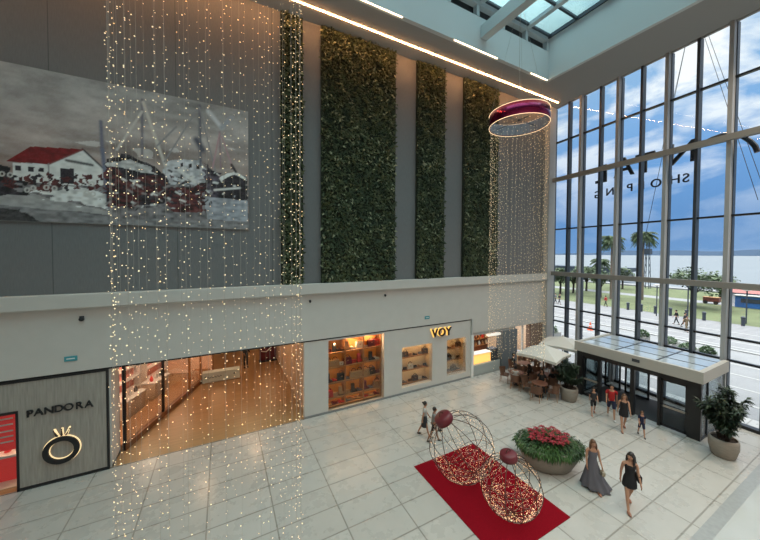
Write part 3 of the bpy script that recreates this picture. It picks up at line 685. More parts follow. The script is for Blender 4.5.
# ------------------------------------------------------------------ snack counter window (right of it)
M_cnt = mat('pale_counter_front', (.36, .39, .38), .5)
M_food = mat('lit_food_case', (.9, .55, .18), .5, emit=(1, .50, .12), estr=1.1)
e = empty('serving_counter', (15.25, YA+.3, 0)); tag(e, 'pale fronted serving counter with glowing yellow food case beside the grey pier', 'counter')
MB().bbox((-1.27, -.30, 0), (1.27, .35, .66), M_cnt, .01).build('counter_front', e)
MB().bbox((-1.25, -.15, .67), (.55, .30, 1.28), M_food, .02).build('food_case', e)
MB().box((-1.25, -.22, 1.28), (.6, .32, 1.32), M_white).build('case_top', e)
MB().bbox((.62, -.2, .67), (1.2, .3, 1.45), M_dark, .02).build('coffee_machine', e)
b = MB(); b.box((-1.3, .9, .6), (1.35, .95, 2.6), M_wood); struct(b, 'wall_counter') if False else None
e = empty('back_wall_shelf', (15.25, YA+1.0, 0)); tag(e, 'dark timber back shelf of jars above the yellow food case', 'shelf')
MB().box((-1.4, .2, .3), (1.4, .24, 2.75), mat('brick_brown', (.22, .09, .05), .7, noise=(9, .4, (1, 1, 3)))).build('back_panel', e)
for z in (1.5, 1.95, 2.35): MB().box((-1.35, -.1, z), (1.35, .2, z+.035), M_oak).build('shelf', e)
for k in range(16):
    z = (1.535, 1.985)[k // 8]; x = 14.05+.32*(k % 8); c = rnd.choice([M_white, M_dark, M_wood, BM['red'], BM['tan'], BM['cream']])
    o = MB().lathe([(.06, 0), (.075, .03), (.075, .18), (.05, .22), (.05, .26)], c, 10).build('storage_jar', loc=(x, YA+1.03, z))
    tag(o, f'storage jar on the {["lower", "upper"][k//8]} timber back shelf behind the food case', 'jar', f'jars on the {["lower", "upper"][k//8]} back shelf')
e = empty('awning_light', (16.1, YA+.1, 2.42)); tag(e, 'white box light hanging above the serving counter', 'light')
MB().bbox((-.65, -.12, -.06), (.62, .12, .08), mat('lit_white_box', (.8, .8, .75), .4, emit=(1, .95, .85), estr=.6), .02).build('light_box', e)
b = MB(); b.tube([(-.4, 0, .08), (-.4, 0, .36)], .01, M_dark); b.build('hanger', e); b = MB(); b.tube([(.4, 0, .08), (.4, 0, .36)], .01, M_dark); b.build('hanger', e)
M_slate = mat('slate_grey_panel', (.13, .15, .165), .6)
struct(MB().box((16.56, YA-.16, 0), (18.02, YA+.35, 2.62), M_slate), 'wall_pier')
struct(MB().box((13.9, YA+1.3, 0), (16.6, YA+1.4, 2.8), M_wood), 'wall_counter')
# side lobby between the pier and the brick column
b = MB(); b.box((19.55, YA-.05, 0), (20.95, YA+.3, 2.82), mat('brown_brick', (.20, .13, .10), .8, noise=(30, .35, (1, 1, 2)))); struct(b, 'wall_brick')
b = MB(); b.box((18.0, YA+3.0, 0), (21.5, YA+3.1, 3.6), M_warmwhite); b.box((21.3, YA+.3, 0), (21.4, YA+3.0, 3.6), M_warmwhite); struct(b, 'wall_lobby')
struct(MB().box((18.9, YA+.1, 0), (19.0, YA+.2, 2.8), M_white), 'trim_13')
e = empty('menu_board', (18.9, YA+2.9, 1.3)); tag(e, 'terracotta and white poster in the lobby beyond the grey pier', 'poster'); MB().box((-.6, 0, 0), (.6, .05, 1.2), mat('terracotta_print', (.50, .16, .08), .6)).build('print', e); MB().box((-.66, .01, -.06), (.66, .06, 1.26), M_white).build('frame', e)

# exit plates, sprinklers
for (px, py, w, lab) in ((71, 358.5, .33, 'small teal exit plate on the fascia above the jewellery shop'), (427, 317.5, .33, 'small teal exit plate on the fascia above the accessories shop')):
    p = at(px, py, 1, YA-.10); e = empty('exit_plate', (p.x, YA-.10, p.z)); tag(e, lab, 'sign', 'exit plates on the fascia')
    MB().bbox((-w/2, -.03, -.085), (w/2, -.001, .085), mat('teal_plate', (.05, .28, .32), .5), .008).build('plate', e); MB().box((-w*.32, -.034, -.015), (w*.32, -.030, .02), M_white).build('legend', e)
for (px, py, lab) in ((82, 319, 'round dark camera on the fascia above the jewellery shop'), (310, 301.5, 'tiny dark camera on the fascia above the passage edge'), (385, 295.5, 'tiny dark camera on the fascia above the big shop window')):
    p = at(px, py, 1, YA-.10); e = empty('security_camera', (p.x, YA-.10, p.z)); tag(e, lab, 'camera', 'cameras on the fascia'); s = .075 if px < 100 else .055
    b = MB(); b.ball((0, -.05, 0), s, M_black); b.build('dome', e, True); MB().box((-s*.8, -.03, -s*.4), (s*.8, 0, s*1.4), M_dark).build('mount', e)

# ------------------------------------------------------------------ entrance vestibule
VX0, VY0, VY1, VT, VB = 17.45, 4.62, 9.72, 2.95, 2.46
def vxw(y): return W0.x+WD.x*((y-YA)/WD.y)-.2
ve = empty('entrance_vestibule', (19, 7.1, 0)); tag(ve, 'glass entrance vestibule with flat pale roof and black framed doors against the tall window', 'vestibule')
def vbx(b, x0, x1, y0, y1, z0, z1, m): b.box((x0-19, y0-7.1, z0), (x1-19, y1-7.1, z1), m)
M_roofrim = mat('beige_roof_fascia', (.44, .42, .385), .55)
x9, x4 = vxw(VY1), vxw(VY0)
b = MB()
def slabpoly(z0, z1, m, ins=0): b.add([(p[0]-19, p[1]-7.1, z) for z in (z0, z1) for p in ((VX0+ins, VY0+ins), (x4-ins*.3, VY0+ins), (x9-ins*.3, VY1-ins), (VX0+ins, VY1-ins))], [(3,2,1,0),(4,5,6,7),(0,1,5,4),(1,2,6,5),(2,3,7,6),(3,0,4,7)], m)
vbx(b, VX0, VX0+.18, VY0, VY1, VB, VT, M_roofrim); vbx(b, VX0+.18, x4, VY0, VY0+.18, VB, VT, M_roofrim); vbx(b, VX0+.18, x9, VY1-.18, VY1, VB, VT, M_roofrim)
b.build('fascia', ve)
M_roofglass = mat('glazed_roof_panel', (.50, .56, .60), .08, spec=1.0, coat=.5)
b = MB(); slabpoly(VT-.10, VT-.045, M_roofglass, .12); b.build('roof_panel', ve)
for y in (6.25, 7.9): b = MB(); vbx(b, VX0+.15, vxw(y), y-.03, y+.03, VT-.05, VT-.03, M_dark); b.build('roof_bar', ve)
for x in (18.7, 19.9): b = MB(); vbx(b, x-.02, x+.02, VY0+.15, VY1-.15, VT-.05, VT-.033, M_dark); b.build('roof_bar', ve)
FX0 = VX0+.12
b = MB(); vbx(b, FX0, FX0+.22, VY0+.08, VY1-.08, 2.22, VB, M_black); b.build('head_frame', ve)
for y, w in ((VY0+.08, .42), (6.02, .09), (7.0, .16), (8.45, .10), (VY1-.36, .28)):
    b = MB(); vbx(b, FX0, FX0+.16, y, y+w, 0, 2.24, M_black); b.build('door_post', ve)
def leafdoor(y0, y1, label=None, xx=FX0+.06, dup_=None):
    d = empty('sliding_door', (xx-19, 0, 0)); d.parent = ve
    b = MB(); vbx(b, 19, 19.05, y0, y0+.08, .04, 2.2, M_black); vbx(b, 19, 19.05, y1-.08, y1, .04, 2.2, M_black); vbx(b, 19, 19.05, y0, y1, .04, .16, M_black); vbx(b, 19, 19.05, y0, y1, 2.1, 2.2, M_black); vbx(b, 19, 19.05, y0, y1, .92, 1.0, mat('beige_rail', (.35, .3, .25), .5)); b.build('door_frame', d)
    b = MB(); vbx(b, 19.02, 19.03, y0+.08, y1-.08, .16, 2.1, M_glass_tint); b.build('door_glass', d)
leafdoor(5.12, 6.02); leafdoor(8.55, 9.36)
# open inner leaves and outer screen
for (y0, y1) in ((4.75, 5.75), (7.3, 8.4), (8.6, 9.4)):
    b = MB()
    vbx(b, 20.0, 20.06, y0, y0+.08, .04, 2.2, M_black); vbx(b, 20.0, 20.06, y1-.08, y1, .04, 2.2, M_black); vbx(b, 20.0, 20.06, y0, y1, .04, .14, M_black); vbx(b, 20.0, 20.06, y0, y1, 2.05, 2.3, M_black); vbx(b, 20.0, 20.06, y0, y1, 1.5, 1.56, M_dark)
    f = b.build('outer_door', ve); b = MB(); vbx(b, 20.02, 20.03, y0+.05, y1-.05, .1, 2.1, M_glass_tint); b.build('outer_door_glass', f)
# ends
for yy, xe in ((VY0+.1, x4-.05), (VY1-.14, x9-.05)):
    b = MB(); vbx(b, FX0+.16, xe, yy, yy+.02, .05, VB, M_glass_tint); b.build('side_glass', ve)
    b = MB(); vbx(b, FX0+.2, xe, yy-.02, yy+.05, 0, .08, M_black); vbx(b, xe-.1, xe, yy-.03, yy+.05, 0, VB, M_col); vbx(b, 18.3, 18.38, yy-.03, yy+.05, 0, VB, M_dark); b.build('side_frame', ve)
b = MB(); b.add([(p[0]-19, p[1]-7.1, VB+.1) for p in ((VX0+.18, VY0+.18), (x4, VY0+.18), (x9, VY1-.18), (VX0+.18, VY1-.18))], [(0, 1, 2, 3)], M_dark); b.build('ceiling_panel', ve)
b = MB(); b.box((VX0+.35, VY0+.4, .003), (x4-.1, VY1-.35, .016), mat('dark_entrance_mat', (.07, .07, .075), .95)); o = b.build('entrance_mat'); tag(o, 'dark grey doormat covering the floor inside the vestibule', 'mat')
b = MB(); b.box((VX0-.02, 7.15-7.3+6.9, 2.66), (VX0-.001, 7.05, 2.80), M_dark); o = b.build('sensor_box'); o.parent = ve; o.location = (-19, -7.1, 0)

# ------------------------------------------------------------------ carpet, ornaments
o = MB().bbox((6.15, 5.07, .001), (9.07, 8.97, .022), M_carpet, .006).build('red_carpet'); tag(o, 'bright red rectangular carpet under the two wire baubles', 'carpet')
M_rib = mat('dark_copper_wire', (.07, .035, .025), .4, metal=.6)
M_cap = mat('crimson_cap', (.12, .01, .018), .45)
def bauble(loc, r, tilt, label, dense, seed, nrib=12):
    rnd = random.Random(seed); e = empty('wire_bauble', loc); tag(e, label, 'ornament', 'giant wire Christmas baubles on the red carpet')
    T = Matrix.Translation((0, 0, r+.03)) @ tilt
    def S(th, ph, rr=r): return T @ Vector((rr*sin(th)*cos(ph), rr*sin(th)*sin(ph), rr*cos(th)))
    b = MB()
    for k in range(nrib):
        b.tube([S(.16+(PI-.2)*t/22, 2*PI*k/nrib) for t in range(23)], .0115, M_rib, 6)
    b.build('rib_frame', e, True)
    b = MB()
    for th in (1.25, 2.2): b.tube([S(th, 2*PI*k/40) for k in range(40)], .009, M_rib, 5, closed=True)
    b.build('hoop', e, True)
    b = MB(); c0 = r*.28
    b.lathe([(0, r*.93), (c0, r*.93), (c0*1.05, r*1.0), (c0, r*1.13), (c0*.85, r*1.17), (0, r*1.18)], M_cap, 28, cap=False); b.v = [tuple(T @ Vector(v)) for v in b.v]; cp = b.build('cap', e, True)
    b = MB(); b.tube([T @ Vector((.09*cos(t*PI/8), 0, r*1.17+.09*sin(t*PI/8))) for t in range(9)], .012, M_rib, 6); b.build('hook', cp)
    b = MB(); n = int(1250*r*dense)
    for i in range(n):
        ph = rnd.random()*2*PI; u = rnd.random(); th = math.acos(1-2*u)
        if th < .3: continue
        g = (ph*nrib/2/(2*PI)) % 1.0            # alternate gores
        low = th > 1.75
        if not low and g > .5: 
            if rnd.random() < .97: continue
        if low and rnd.random() > (.25 if g > .5 else .8)+(th-1.9)*.35: continue
        if not low and rnd.random() < .55: continue
        b.octa(S(th, ph, r*rnd.uniform(.93, 1.0)), rnd.uniform(.006, .011), M_bulbB if rnd.random() < .75 else M_bulb2)
    f = b.build('fairy_lights', e); f['kind'] = 'stuff'
    b = MB()
    for k in range(0, nrib, 1):
        for t in range(6):
            ph = 2*PI*(k+rnd.random())/nrib
            b.tube([S(1.0+.3*t+.1*q, ph+.25*sin(q*1.7+t+k)) for q in range(4)], .003, M_wire, 4, caps=False)
    b.build('light_cable', e)
    return e
M_bulbB = mat('rosy_fairy_bulb', (1, .8, .6), .4, emit=(1, .60, .36), estr=.95, sample=False)
bauble((7.28, 7.75, .02), 1.10, Matrix.Rotation(R(-33), 4, Vector((.45, .9, 0))), 'larger wire bauble tilted left with its crimson cap, at the back of the carpet', 1.9, 3)
bauble((7.55, 5.95, .02), .86, Matrix.Rotation(R(-5), 4, Vector((.4, .9, 0))), 'smaller upright wire bauble at the front of the red carpet', 2.6, 4)

# ------------------------------------------------------------------ plants
def leafy_plant(loc, h, w, label, seed, group=None, potr=.42, poth=.72):
    rnd = random.Random(seed); e = empty('potted_plant', loc, rnd.random()*6); tag(e, label, 'plant', group)
    b = MB(); b.lathe([(0, 0), (potr*.72, 0), (potr*.8, .04), (potr*1.0, poth*.55), (potr*1.0, poth*.85), (potr*.93, poth), (potr*.85, poth), (potr*.85, poth-.08)], M_pot, 28, cap=False); p = b.build('pot', e, True)
    b = MB(); b.lathe([(0, poth-.09), (potr*.86, poth-.07)], M_soil, 20, cap=False); b.build('soil', p)
    bs = MB(); bl = MB()
    for i in range(26):
        a = rnd.random()*2*PI; lean = rnd.uniform(.05, .95)*w/2; hh = rnd.uniform(.40, 1)*(h-poth)
        p0 = Vector((.15*cos(a), .15*sin(a), poth-.1)); tip = Vector((lean*cos(a), lean*sin(a), poth+hh*(1-.22*(lean/(w/2))**2)-.12))
        mid = (p0+tip)/2+Vector((-.06*cos(a), -.06*sin(a), .15))
        pts = [p0, mid, tip]; bs.tube(pts, [.016, .011, .006], M_soil, 5)
        for t in range(12):
            c = mid.lerp(tip, t/11*1.35-.3)
            for q in range(9):
                d = Vector((rnd.uniform(-1, 1), rnd.uniform(-1, 1), rnd.uniform(-.55, .65)))+Vector((cos(a), sin(a), 0))*.5
                l = rnd.uniform(.16, .30); bl.leaf(c, d, l*.32, l, M_leafC)
    bs.build('stems', e); f = bl.build('foliage', e); f['kind'] = 'stuff'
    return e
leafy_plant((17.17, 3.95, 0), 2.75, 1.5, 'dark leafy plant in a taupe pot at the right end of the vestibule', 3, 'potted plants by the vestibule')
leafy_plant((16.35, 9.35, 0), 2.2, 1.35, 'dark leafy plant in a taupe pot between the vestibule and the cafe', 5, 'potted plants by the vestibule')

# oval planter with poinsettias
ce = Vector((10.62, 6.75, 0)); pe = empty('oval_planter', ce, R(-30)); tag(pe, 'big oval planter of ferns and red poinsettias standing beside the carpet', 'planter')
b = MB(); b.lathe([(0, 0), (.66, 0), (.76, .05), (.98, .42), (1.06, .74), (1.06, .84), (.99, .84), (.97, .70), (0, .70)], M_pot, 48, sx=1.02, sy=.72, cap=False); b.build('planter_bowl', pe, True)
b = MB(); rnd = random.Random(9)
for i in range(3600):
    a = rnd.random()*2*PI; rr = math.sqrt(rnd.random())*1.0; x, y = rr*cos(a)*1.02, rr*sin(a)*.73
    d = Vector((cos(a)*rr*1.3+rnd.uniform(-.4, .4), sin(a)*rr*1.1+rnd.uniform(-.4, .4), rnd.uniform(.1, 1.1)-rr*.8))
    l = rnd.uniform(.10, .22); b.leaf((x, y, .72+.30*(1-rr**2)+rnd.uniform(-.05, .1)), d, l*.22, l, M_leafD, droop=.3)
for i in range(900):
    a = rnd.random()*2*PI; x, y = 1.06*cos(a), .76*sin(a); l = rnd.uniform(.12, .26)
    b.leaf((x*rnd.uniform(.92, 1.06), y*rnd.uniform(.92, 1.06), .88-rnd.uniform(-.08, .12)), (cos(a)*.6+rnd.uniform(-.3, .3), sin(a)*.6+rnd.uniform(-.3, .3), rnd.uniform(-1.1, .1)), l*.22, l, M_leafD, droop=.3)
f = b.build('fern_foliage', pe); f['kind'] = 'stuff'
for i in range(26):
    a = i*2.399; rr = .66*math.sqrt((i+.5)/26); x, y = rr*cos(a)*1.1, rr*sin(a)*.85; z = 1.08+.10*(1-rr)+rnd.uniform(-.03, .03); b = MB()
    for k in range(10):
        t = 2*PI*k/10+i; b.leaf((x, y, z), (cos(t), sin(t), .15 if k % 2 else .5), .075, .17 if k % 2 else .12, M_red)
    b.octa((x, y, z+.015), .015, M_soil); b.build('poinsettia', pe)

# ------------------------------------------------------------------ cafe
M_rattan = mat('brown_rattan', (.13, .060, .035), .6, noise=(60, .4, (1, 1, 1)))
M_ctop = mat('reddish_table_top', (.20, .08, .05), .4, noise=(6, .25, (1, 6, 1)))
def make_chair():
    e = empty('rattan_chair')
    MB().bbox((-.24, -.22, .42), (.24, .24, .48), M_rattan, .02).build('seat', e)
    b = MB(); n = 12
    vs = []
    for z, o in ((.48, 0), (.86, .07)):
        for k in range(n+1): t = PI*k/n; vs.append((-.26*cos(t)*(1+o), .02+(.24+o)*sin(t), z)) 
    vs2 = [(v[0]*.92, v[1]*.90, v[2]) for v in vs]; q = len(vs)
    fs = [(k, k+1, n+2+k, n+1+k) for k in range(n)]+[(q+k+1, q+k, q+n+1+k, q+n+2+k) for k in range(n)]+[(n+1+k, n+2+k, q+n+2+k, q+n+1+k) for k in range(n)]+[(0, n+1, q+n+1, q), (n, q+n, q+2*n+1, 2*n+1)]
    b.add(vs+vs2, fs, M_rattan); b.build('backrest', e)
    for x in (-.21, .21):
        for y in (-.19, .21): MB().tube([(x, y, .43), (x*1.1, y*1.15, 0)], .014, M_oak, 6).build('leg', e)
        MB().tube([(x*1.2, -.2, .44), (x*1.24, -.2, .66), (x*1.24, .05, .68)], .014, M_rattan, 6).build('armrest', e)
    return e
def make_table():
    e = empty('cafe_table'); MB().lathe([(0, .72), (.40, .72), (.41, .735), (.40, .75), (0, .75)], M_ctop, 28, cap=False).build('tabletop', e)
    MB().tube([(0, 0, .03), (0, 0, .72)], .03, M_black, 8).build('pedestal', e); MB().lathe([(0, 0), (.24, 0), (.22, .03), (.03, .05), (0, .05)], M_black, 20, cap=False).build('base', e); return e
TB = [(15.55, 11.95, 'the leftmost cafe table'), (17.3, 12.75, 'the cafe table nearest the grey pier'), (16.75, 11.0, 'the cafe table under the near umbrella'), (18.75, 11.3, 'the cafe table under the far umbrella'), (15.35, 10.35, 'the front cafe table by the leafy pot'), (19.4, 12.8, 'the cafe table in the window corner')]
ch0 = None; tb0 = None; CHAIRS = []
for i, (tx, ty, nm) in enumerate(TB):
    if tb0 is None: tb0 = make_table(); t = tb0
    else: t = dup(tb0)
    t.location = (tx, ty, 0); tag(t, 'round reddish wooden table, '+nm, 'table', 'cafe tables')
    for k, a in enumerate((.5, 2.1, 3.7, 5.3)):
        if i in (3, 5) and k % 2: continue
        a += i*.35; 
        x, y = tx+.66*cos(a), ty+.66*sin(a); rz = a-PI/2
        if y > 13.5: continue
        if ch0 is None: ch0 = make_chair(); c = ch0
        else: c = dup(ch0)
        c.location = (x, y, 0); c.rotation_euler = (0, 0, rz)
        side = ['window side', 'shop side', 'hall side', 'door side']
        dx, dy = cos(a), sin(a); sd = ('right' if dx > 0 else 'left') + ' ' + ('back' if dy > 0 else 'front')
        tag(c, f'rattan armchair at the {sd} of {nm}', 'chair', 'rattan chairs of the cafe'); CHAIRS.append((x, y, rz, i, k))
M_canvas = mat('off_white_canvas', (.58, .56, .52), .8); M_canvas.node_tree.nodes['Principled BSDF'].inputs['Subsurface Weight'].default_value = 0
def make_umbrella(loc, rz, label, s=1.25, zt=2.62, ze=2.2):
    e = empty('cafe_umbrella', loc, rz); tag(e, label, 'umbrella', 'cafe umbrellas')
    b = MB(); n = 4; co = [(s*cos(PI/4+PI/2*k)*1.3, s*sin(PI/4+PI/2*k)*1.3, ze) for k in range(4)]; vs = [(0, 0, zt)]
    for k in range(4):
        vs.append(co[k]); a, c = Vector(co[k]), Vector(co[(k+1) % 4]); mm = (a+c)/2; vs.append((mm.x*.96, mm.y*.96, ze+.05))
    fs = [(0, i, i % 8+1) for i in range(1, 9)]; N = len(vs); vs += [(v[0], v[1], v[2]-.02) for v in vs]; fs += [(N, N+i % 8+1, N+i) for i in range(1, 9)]
    vs += [(v[0], v[1], v[2]-.14) for v in vs[1:9]]; q = 2*N
    fs += [(i, q+i-1, q+(i % 8), i % 8+1) for i in range(1, 9)]
    b.add(vs, fs, M_canvas); b.build('canopy', e)
    MB().tube([(0, 0, 0), (0, 0, zt+.06)], .03, M_wood, 8).build('pole', e); MB().bbox((-.3, -.3, 0), (.3, .3, .09), M_dark, .02).build('base', e)
    for k in range(4): MB().tube([(0, 0, zt-.04), tuple(Vector(co[k])*.98+Vector((0, 0, -.02)))], .012, M_wood, 5).build('rib', e)
make_umbrella((16.2, 10.72, 0), R(12), 'off white square umbrella nearest the hall, over the cafe tables', 1.15, 2.66, 2.12)
make_umbrella((19.0, 11.3, 0), R(20), 'off white square umbrella farther back against the window corner', 1.2, 2.62, 2.15)

# ------------------------------------------------------------------ people
def skin(verts, radii, edges, root=0, sub=1):
    me = bpy.data.meshes.new('t'); me.from_pydata([tuple(v) for v in verts], edges, []); me.update()
    bm = bmesh.new(); bm.from_mesh(me); sl = bm.verts.layers.skin.verify(); bm.verts.ensure_lookup_table()
    for i, v in enumerate(bm.verts):
        r = radii[i]; v[sl].radius = (r, r) if not isinstance(r, tuple) else r; v[sl].use_root = (i == root)
    bm.to_mesh(me); bm.free()
    o = bpy.data.objects.new('t', me); COL.objects.link(o)
    o.modifiers.new('s', 'SKIN').use_smooth_shade = True
    if sub: mm = o.modifiers.new('u', 'SUBSURF'); mm.levels = sub; mm.render_levels = sub
    bpy.context.view_layer.update()
    r = bpy.data.meshes.new_from_object(o.evaluated_get(bpy.context.evaluated_depsgraph_get()))
    vs = [v.co.copy() for v in r.vertices]; fs = [tuple(p.vertices) for p in r.polygons]
    bpy.data.objects.remove(o); bpy.data.meshes.remove(me); bpy.data.meshes.remove(r)
    return vs, fs
SK1 = mat('skin_warm', (.42, .22, .14), .6); SK2 = mat('skin_tan', (.30, .15, .09), .6)
M_eye = mat('eye_dark', (.01, .008, .008), .3); M_lip = mat('lips', (.30, .06, .05), .5)
def cloth(name, c, r=.85): return mat('cloth_'+name, c, r)
def person(loc, h, head, label, skinm, hairm, pose, top=None, bottom=None, dress=None, hair='short', shoes=None, bag=None, group=None, turn=0, male=False):
    """pose: dict arms L/R (forward swing, outward, elbow bend), legs L/R (swing, knee)"""
    e = empty('person', loc, head, h/1.72); tag(e, label, 'person', group)
    P = {}
    sw = .19 if male else .165
    seated = pose.get('seated', False)
    P['pel'] = Vector((0, 0, .94)); P['waist'] = Vector((0, 0, 1.10)); P['chest'] = Vector((0, .01, 1.28)); P['nb'] = Vector((0, 0, 1.42)); P['neck'] = Vector((0, .015, 1.49))
    verts = [P['pel'], P['waist'], P['chest'], P['nb'], P['neck'], Vector((0, .02, 1.55))]
    wr = .105 if male else .088
    radii = [(.14, .10), (wr*1.15, wr), (.135 if male else .115, .10), (.07, .06), .05, .045]; edges = [(0, 1), (1, 2), (2, 3), (3, 4), (4, 5)]
    def add(v, r, p): verts.append(Vector(v)); radii.append(r); edges.append((p, len(verts)-1)); return len(verts)-1
    arms = {}; legs = {}
    for s, k in ((-1, 'L'), (1, 'R')):
        f, o, eb = pose.get('arm'+k, (0, .12, .2))
        sh = Vector((s*sw, 0, 1.385)); ud = Vector((s*sin(o), sin(f)*cos(o), -cos(f)*cos(o)))
        el = sh+ud*.27; f2 = f+eb; ld = Vector((s*sin(o)*pose.get('in'+k, .6), sin(f2)*cos(o), -cos(f2)*cos(o))).normalized(); wr_ = el+ld*.24
        i0 = add(sh, .050, 3); i1 = add(el, .036, i0); i2 = add(wr_, .024, i1)
        pm = wr_+ld*.07; i3 = add(pm, (.034, .018), i2); arms[k] = (sh, el, wr_, pm, ld)
        f, kb = pose.get('leg'+k, (0, 0)); hp = Vector((s*.085, 0, .90)); kn = hp+Vector((s*.015, sin(f)*.42, -cos(f)*.42))
        an = kn+Vector((0, sin(f-kb)*.41, -cos(f-kb)*.41)); i0 = add(hp, .082, 0); i1 = add(kn, .052, i0); mid = kn.lerp(an, .35)+Vector((0, -.012, 0)); i15 = add(mid, .047, i1); i2 = add(an, .031, i15)
        t = an+Vector((s*.01, .13, -.045 if abs(f-kb) < .5 else -.09)); heel = an+Vector((0, -.03, -.05)); i3 = add(an+Vector((0, .03, -.045)), .032, i2); i4 = add(t, (.036, .02), i3); legs[k] = (hp, kn, an, t)
    vs, fs = skin(verts, radii, edges)
    b = MB(); b.add(vs, fs, skinm)
    # fingers: four unequal curled fingers and a thumb leaving the side of the palm
    for k, s in (('L', -1), ('R', 1)):
        sh, el, wr_, pm, ld = arms[k]; side = ld.cross(Vector((0, 1, 0) if abs(ld.y) < .8 else (0, 0, 1))).normalized(); fwd = side.cross(ld).normalized(); cx = fwd
        for q, ln in enumerate((.062, .07, .066, .052)):
            r0 = pm-ld*.01+cx*(-.027+.018*q); k1 = r0+ld*(ln*.65)-side*s*.004; k2 = k1+ld*(ln*.5)-side*s*.02; b.tube([r0, k1, k2], [.0095, .0085, .007], skinm, 6)
        r0 = wr_+ld*.03-cx*.026; b.tube([r0, r0+ld*.03-cx*.025, r0+ld*.055-cx*.03], [.011, .0095, .008], skinm, 6)
    # head
    hm = Matrix.Translation((0, .03, 1.615)) @ Matrix.Rotation(turn, 4, 'Z')
    b.ball((0, 0, 0), .1, skinm, (.76, .90, 1.12), 16, hm); b.ball((0, .03, -.065), .055, skinm, (.95, .9, .85), 12, hm)
    b.ball((0, .095, -.008), .018, skinm, (.7, 1.0, 1.5), 8, hm)
    for s in (-1, 1):
        b.ball((s*.076, -.005, -.005), .02, skinm, (.4, .8, 1.3), 8, hm); b.ball((s*.031, .082, .012), .0105, M_eye, (1.1, .6, .8), 8, hm)
    b.ball((0, .085, -.052), .017, M_lip, (1.3, .5, .45), 8, hm)
    off = 0
    lowest = min(v[2] for v in b.v); 
    dz = pose.get('dz', -lowest if not seated else 0)
    body = b.build('body', e, True); body.location.z = dz
    def part(mb, name, parent=e):
        o = mb.build(name, parent, True); o.location.z = dz; return o
    # hair
    b = MB(); b.ball((0, -.018, .025), .108, hairm, (.80, .93, 1.06), 16, hm)
    b.v = [v for v in b.v]
    if hair == 'long':
        b.tube([hm @ Vector(p) for p in ((0, -.06, .06), (0, -.09, -.03), (0, -.10, -.15), (0, -.095, -.27), (0, -.085, -.33))], [.06, .085, .092, .075, .03], hairm, 10)
        for s in (-1, 1): b.tube([hm @ Vector(p) for p in ((s*.055, .0, .06), (s*.085, .0, -.04), (s*.095, .005, -.15), (s*.09, .02, -.24))], [.03, .036, .034, .012], hairm, 8)
    elif hair == 'bun': b.ball((0, -.12, .06), .045, hairm, (1, 1, 1), 10, hm)
    part(b, 'hair')
    def sk(vv, rr, ee, m, name, root=0):
        vs, fs = skin(vv, rr, ee, root); mb = MB(); mb.add(vs, fs, m); return part(mb, name)
    if top:
        m, slv = top; vv = [P['pel']+Vector((0, 0, -.02)), P['waist'], P['chest'], P['nb']+Vector((0, 0, -.02))]; rr = [(.155, .118), (wr*1.15+.025, wr+.025), (.15 if male else .132, .118), (.085, .072)]; ee = [(0, 1), (1, 2), (2, 3)]
        if slv > 0:
            for k in 'LR':
                sh, el = arms[k][0], arms[k][1]; vv += [sh, sh.lerp(el, min(slv, 1))]; rr += [.066, .054]; n = len(vv); ee += [(3, n-2), (n-2, n-1)]
                if slv > 1: vv.append(el.lerp(arms[k][2], slv-1)); rr.append(.042); ee.append((n-1, n))
        sk(vv, rr, ee, m, 'top', 1)
    if bottom:
        m, ln, kind = bottom
        if kind == 'skirt' and not seated:
            b = MB(); b.lathe([(.128, 1.06), (.155, .95), (.175, .82), (.19, .94-ln)], m, 20, sy=.82, cap=False); part(b, 'skirt')
        else:
            vv = [P['pel']]; rr = [(.155, .115)]; ee = []; vv.append(P['waist']+Vector((0, 0, -.04))); rr.append((.135, .11)); ee.append((0, 1))
            for k in 'LR':
                hp, kn, an, t = legs[k]; vv += [hp, hp.lerp(kn, min(1, ln))]; rr += [.098, .078 if ln <= 1 else .066]; n = len(vv); ee += [(0, n-2), (n-2, n-1)]
                if ln > 1: vv.append(kn.lerp(an, ln-1)); rr.append(.05); ee.append((n-1, n))
            sk(vv, rr, ee, m, 'trousers' if ln > 1 else 'shorts', 0)
    if dress == 'mini':
        m = pose['dressm']; vv = [Vector((0, 0, .80)), P['pel'], P['waist'], P['chest'], Vector((0, 0, 1.375))]; rr = [(.165, .125), (.17, .13), (.135, .118), (.158, .138), (.125, .085)]; ee = [(0, 1), (1, 2), (2, 3), (3, 4)]
        for k in 'LR':
            hp, kn = legs[k][:2]; vv += [hp.lerp(kn, .28)]; rr += [.095]; ee.append((0, len(vv)-1))
        for s in (-1, 1): vv.append(Vector((s*.12, 0, 1.42))); rr.append(.028); ee.append((4, len(vv)-1))
        sk(vv, rr, ee, m, 'dress', 2)
        b = MB(); b.lathe([(.125, 1.04), (.158, .95), (.175, .86), (.182, .72), (.178, .70)], m, 24, sy=.84, cap=False); part(b, 'skirt')
    if dress == 'gown':
        m = pose['dressm']; b = MB(); n = 40; prof = [(1.35, .135, .108), (1.27, .148, .128), (1.12, .122, .112), (1.05, .132, .12), (.92, .17, .14), (.7, .23, .20), (.4, .33, .28), (.10, .45, .40)]
        vs = []; fs = []
        for j, (z, rx, ry) in enumerate(prof):
            fl = max(0, (1.0-z))
            for k in range(n):
                t = 2*PI*k/n; wv = 1+.10*fl*sin(t*9+z*2)
                vs.append((rx*cos(t)*wv-.20*fl*fl, ry*sin(t)*wv-.12*fl*fl, z+.05*fl*(sin(t*2)-.4)+.03*fl*cos(t*9)))
        for j in range(len(prof)-1):
            for k in range(n): fs.append((j*n+k, (j+1)*n+k, (j+1)*n+(k+1) % n, j*n+(k+1) % n))
        b.add(vs, fs, m)
        for s in (-1, 1): b.tube([(s*.085, .08, 1.31), (s*.10, .0, 1.435), (s*.08, -.09, 1.33)], .014, m, 6)
        part(b, 'gown')
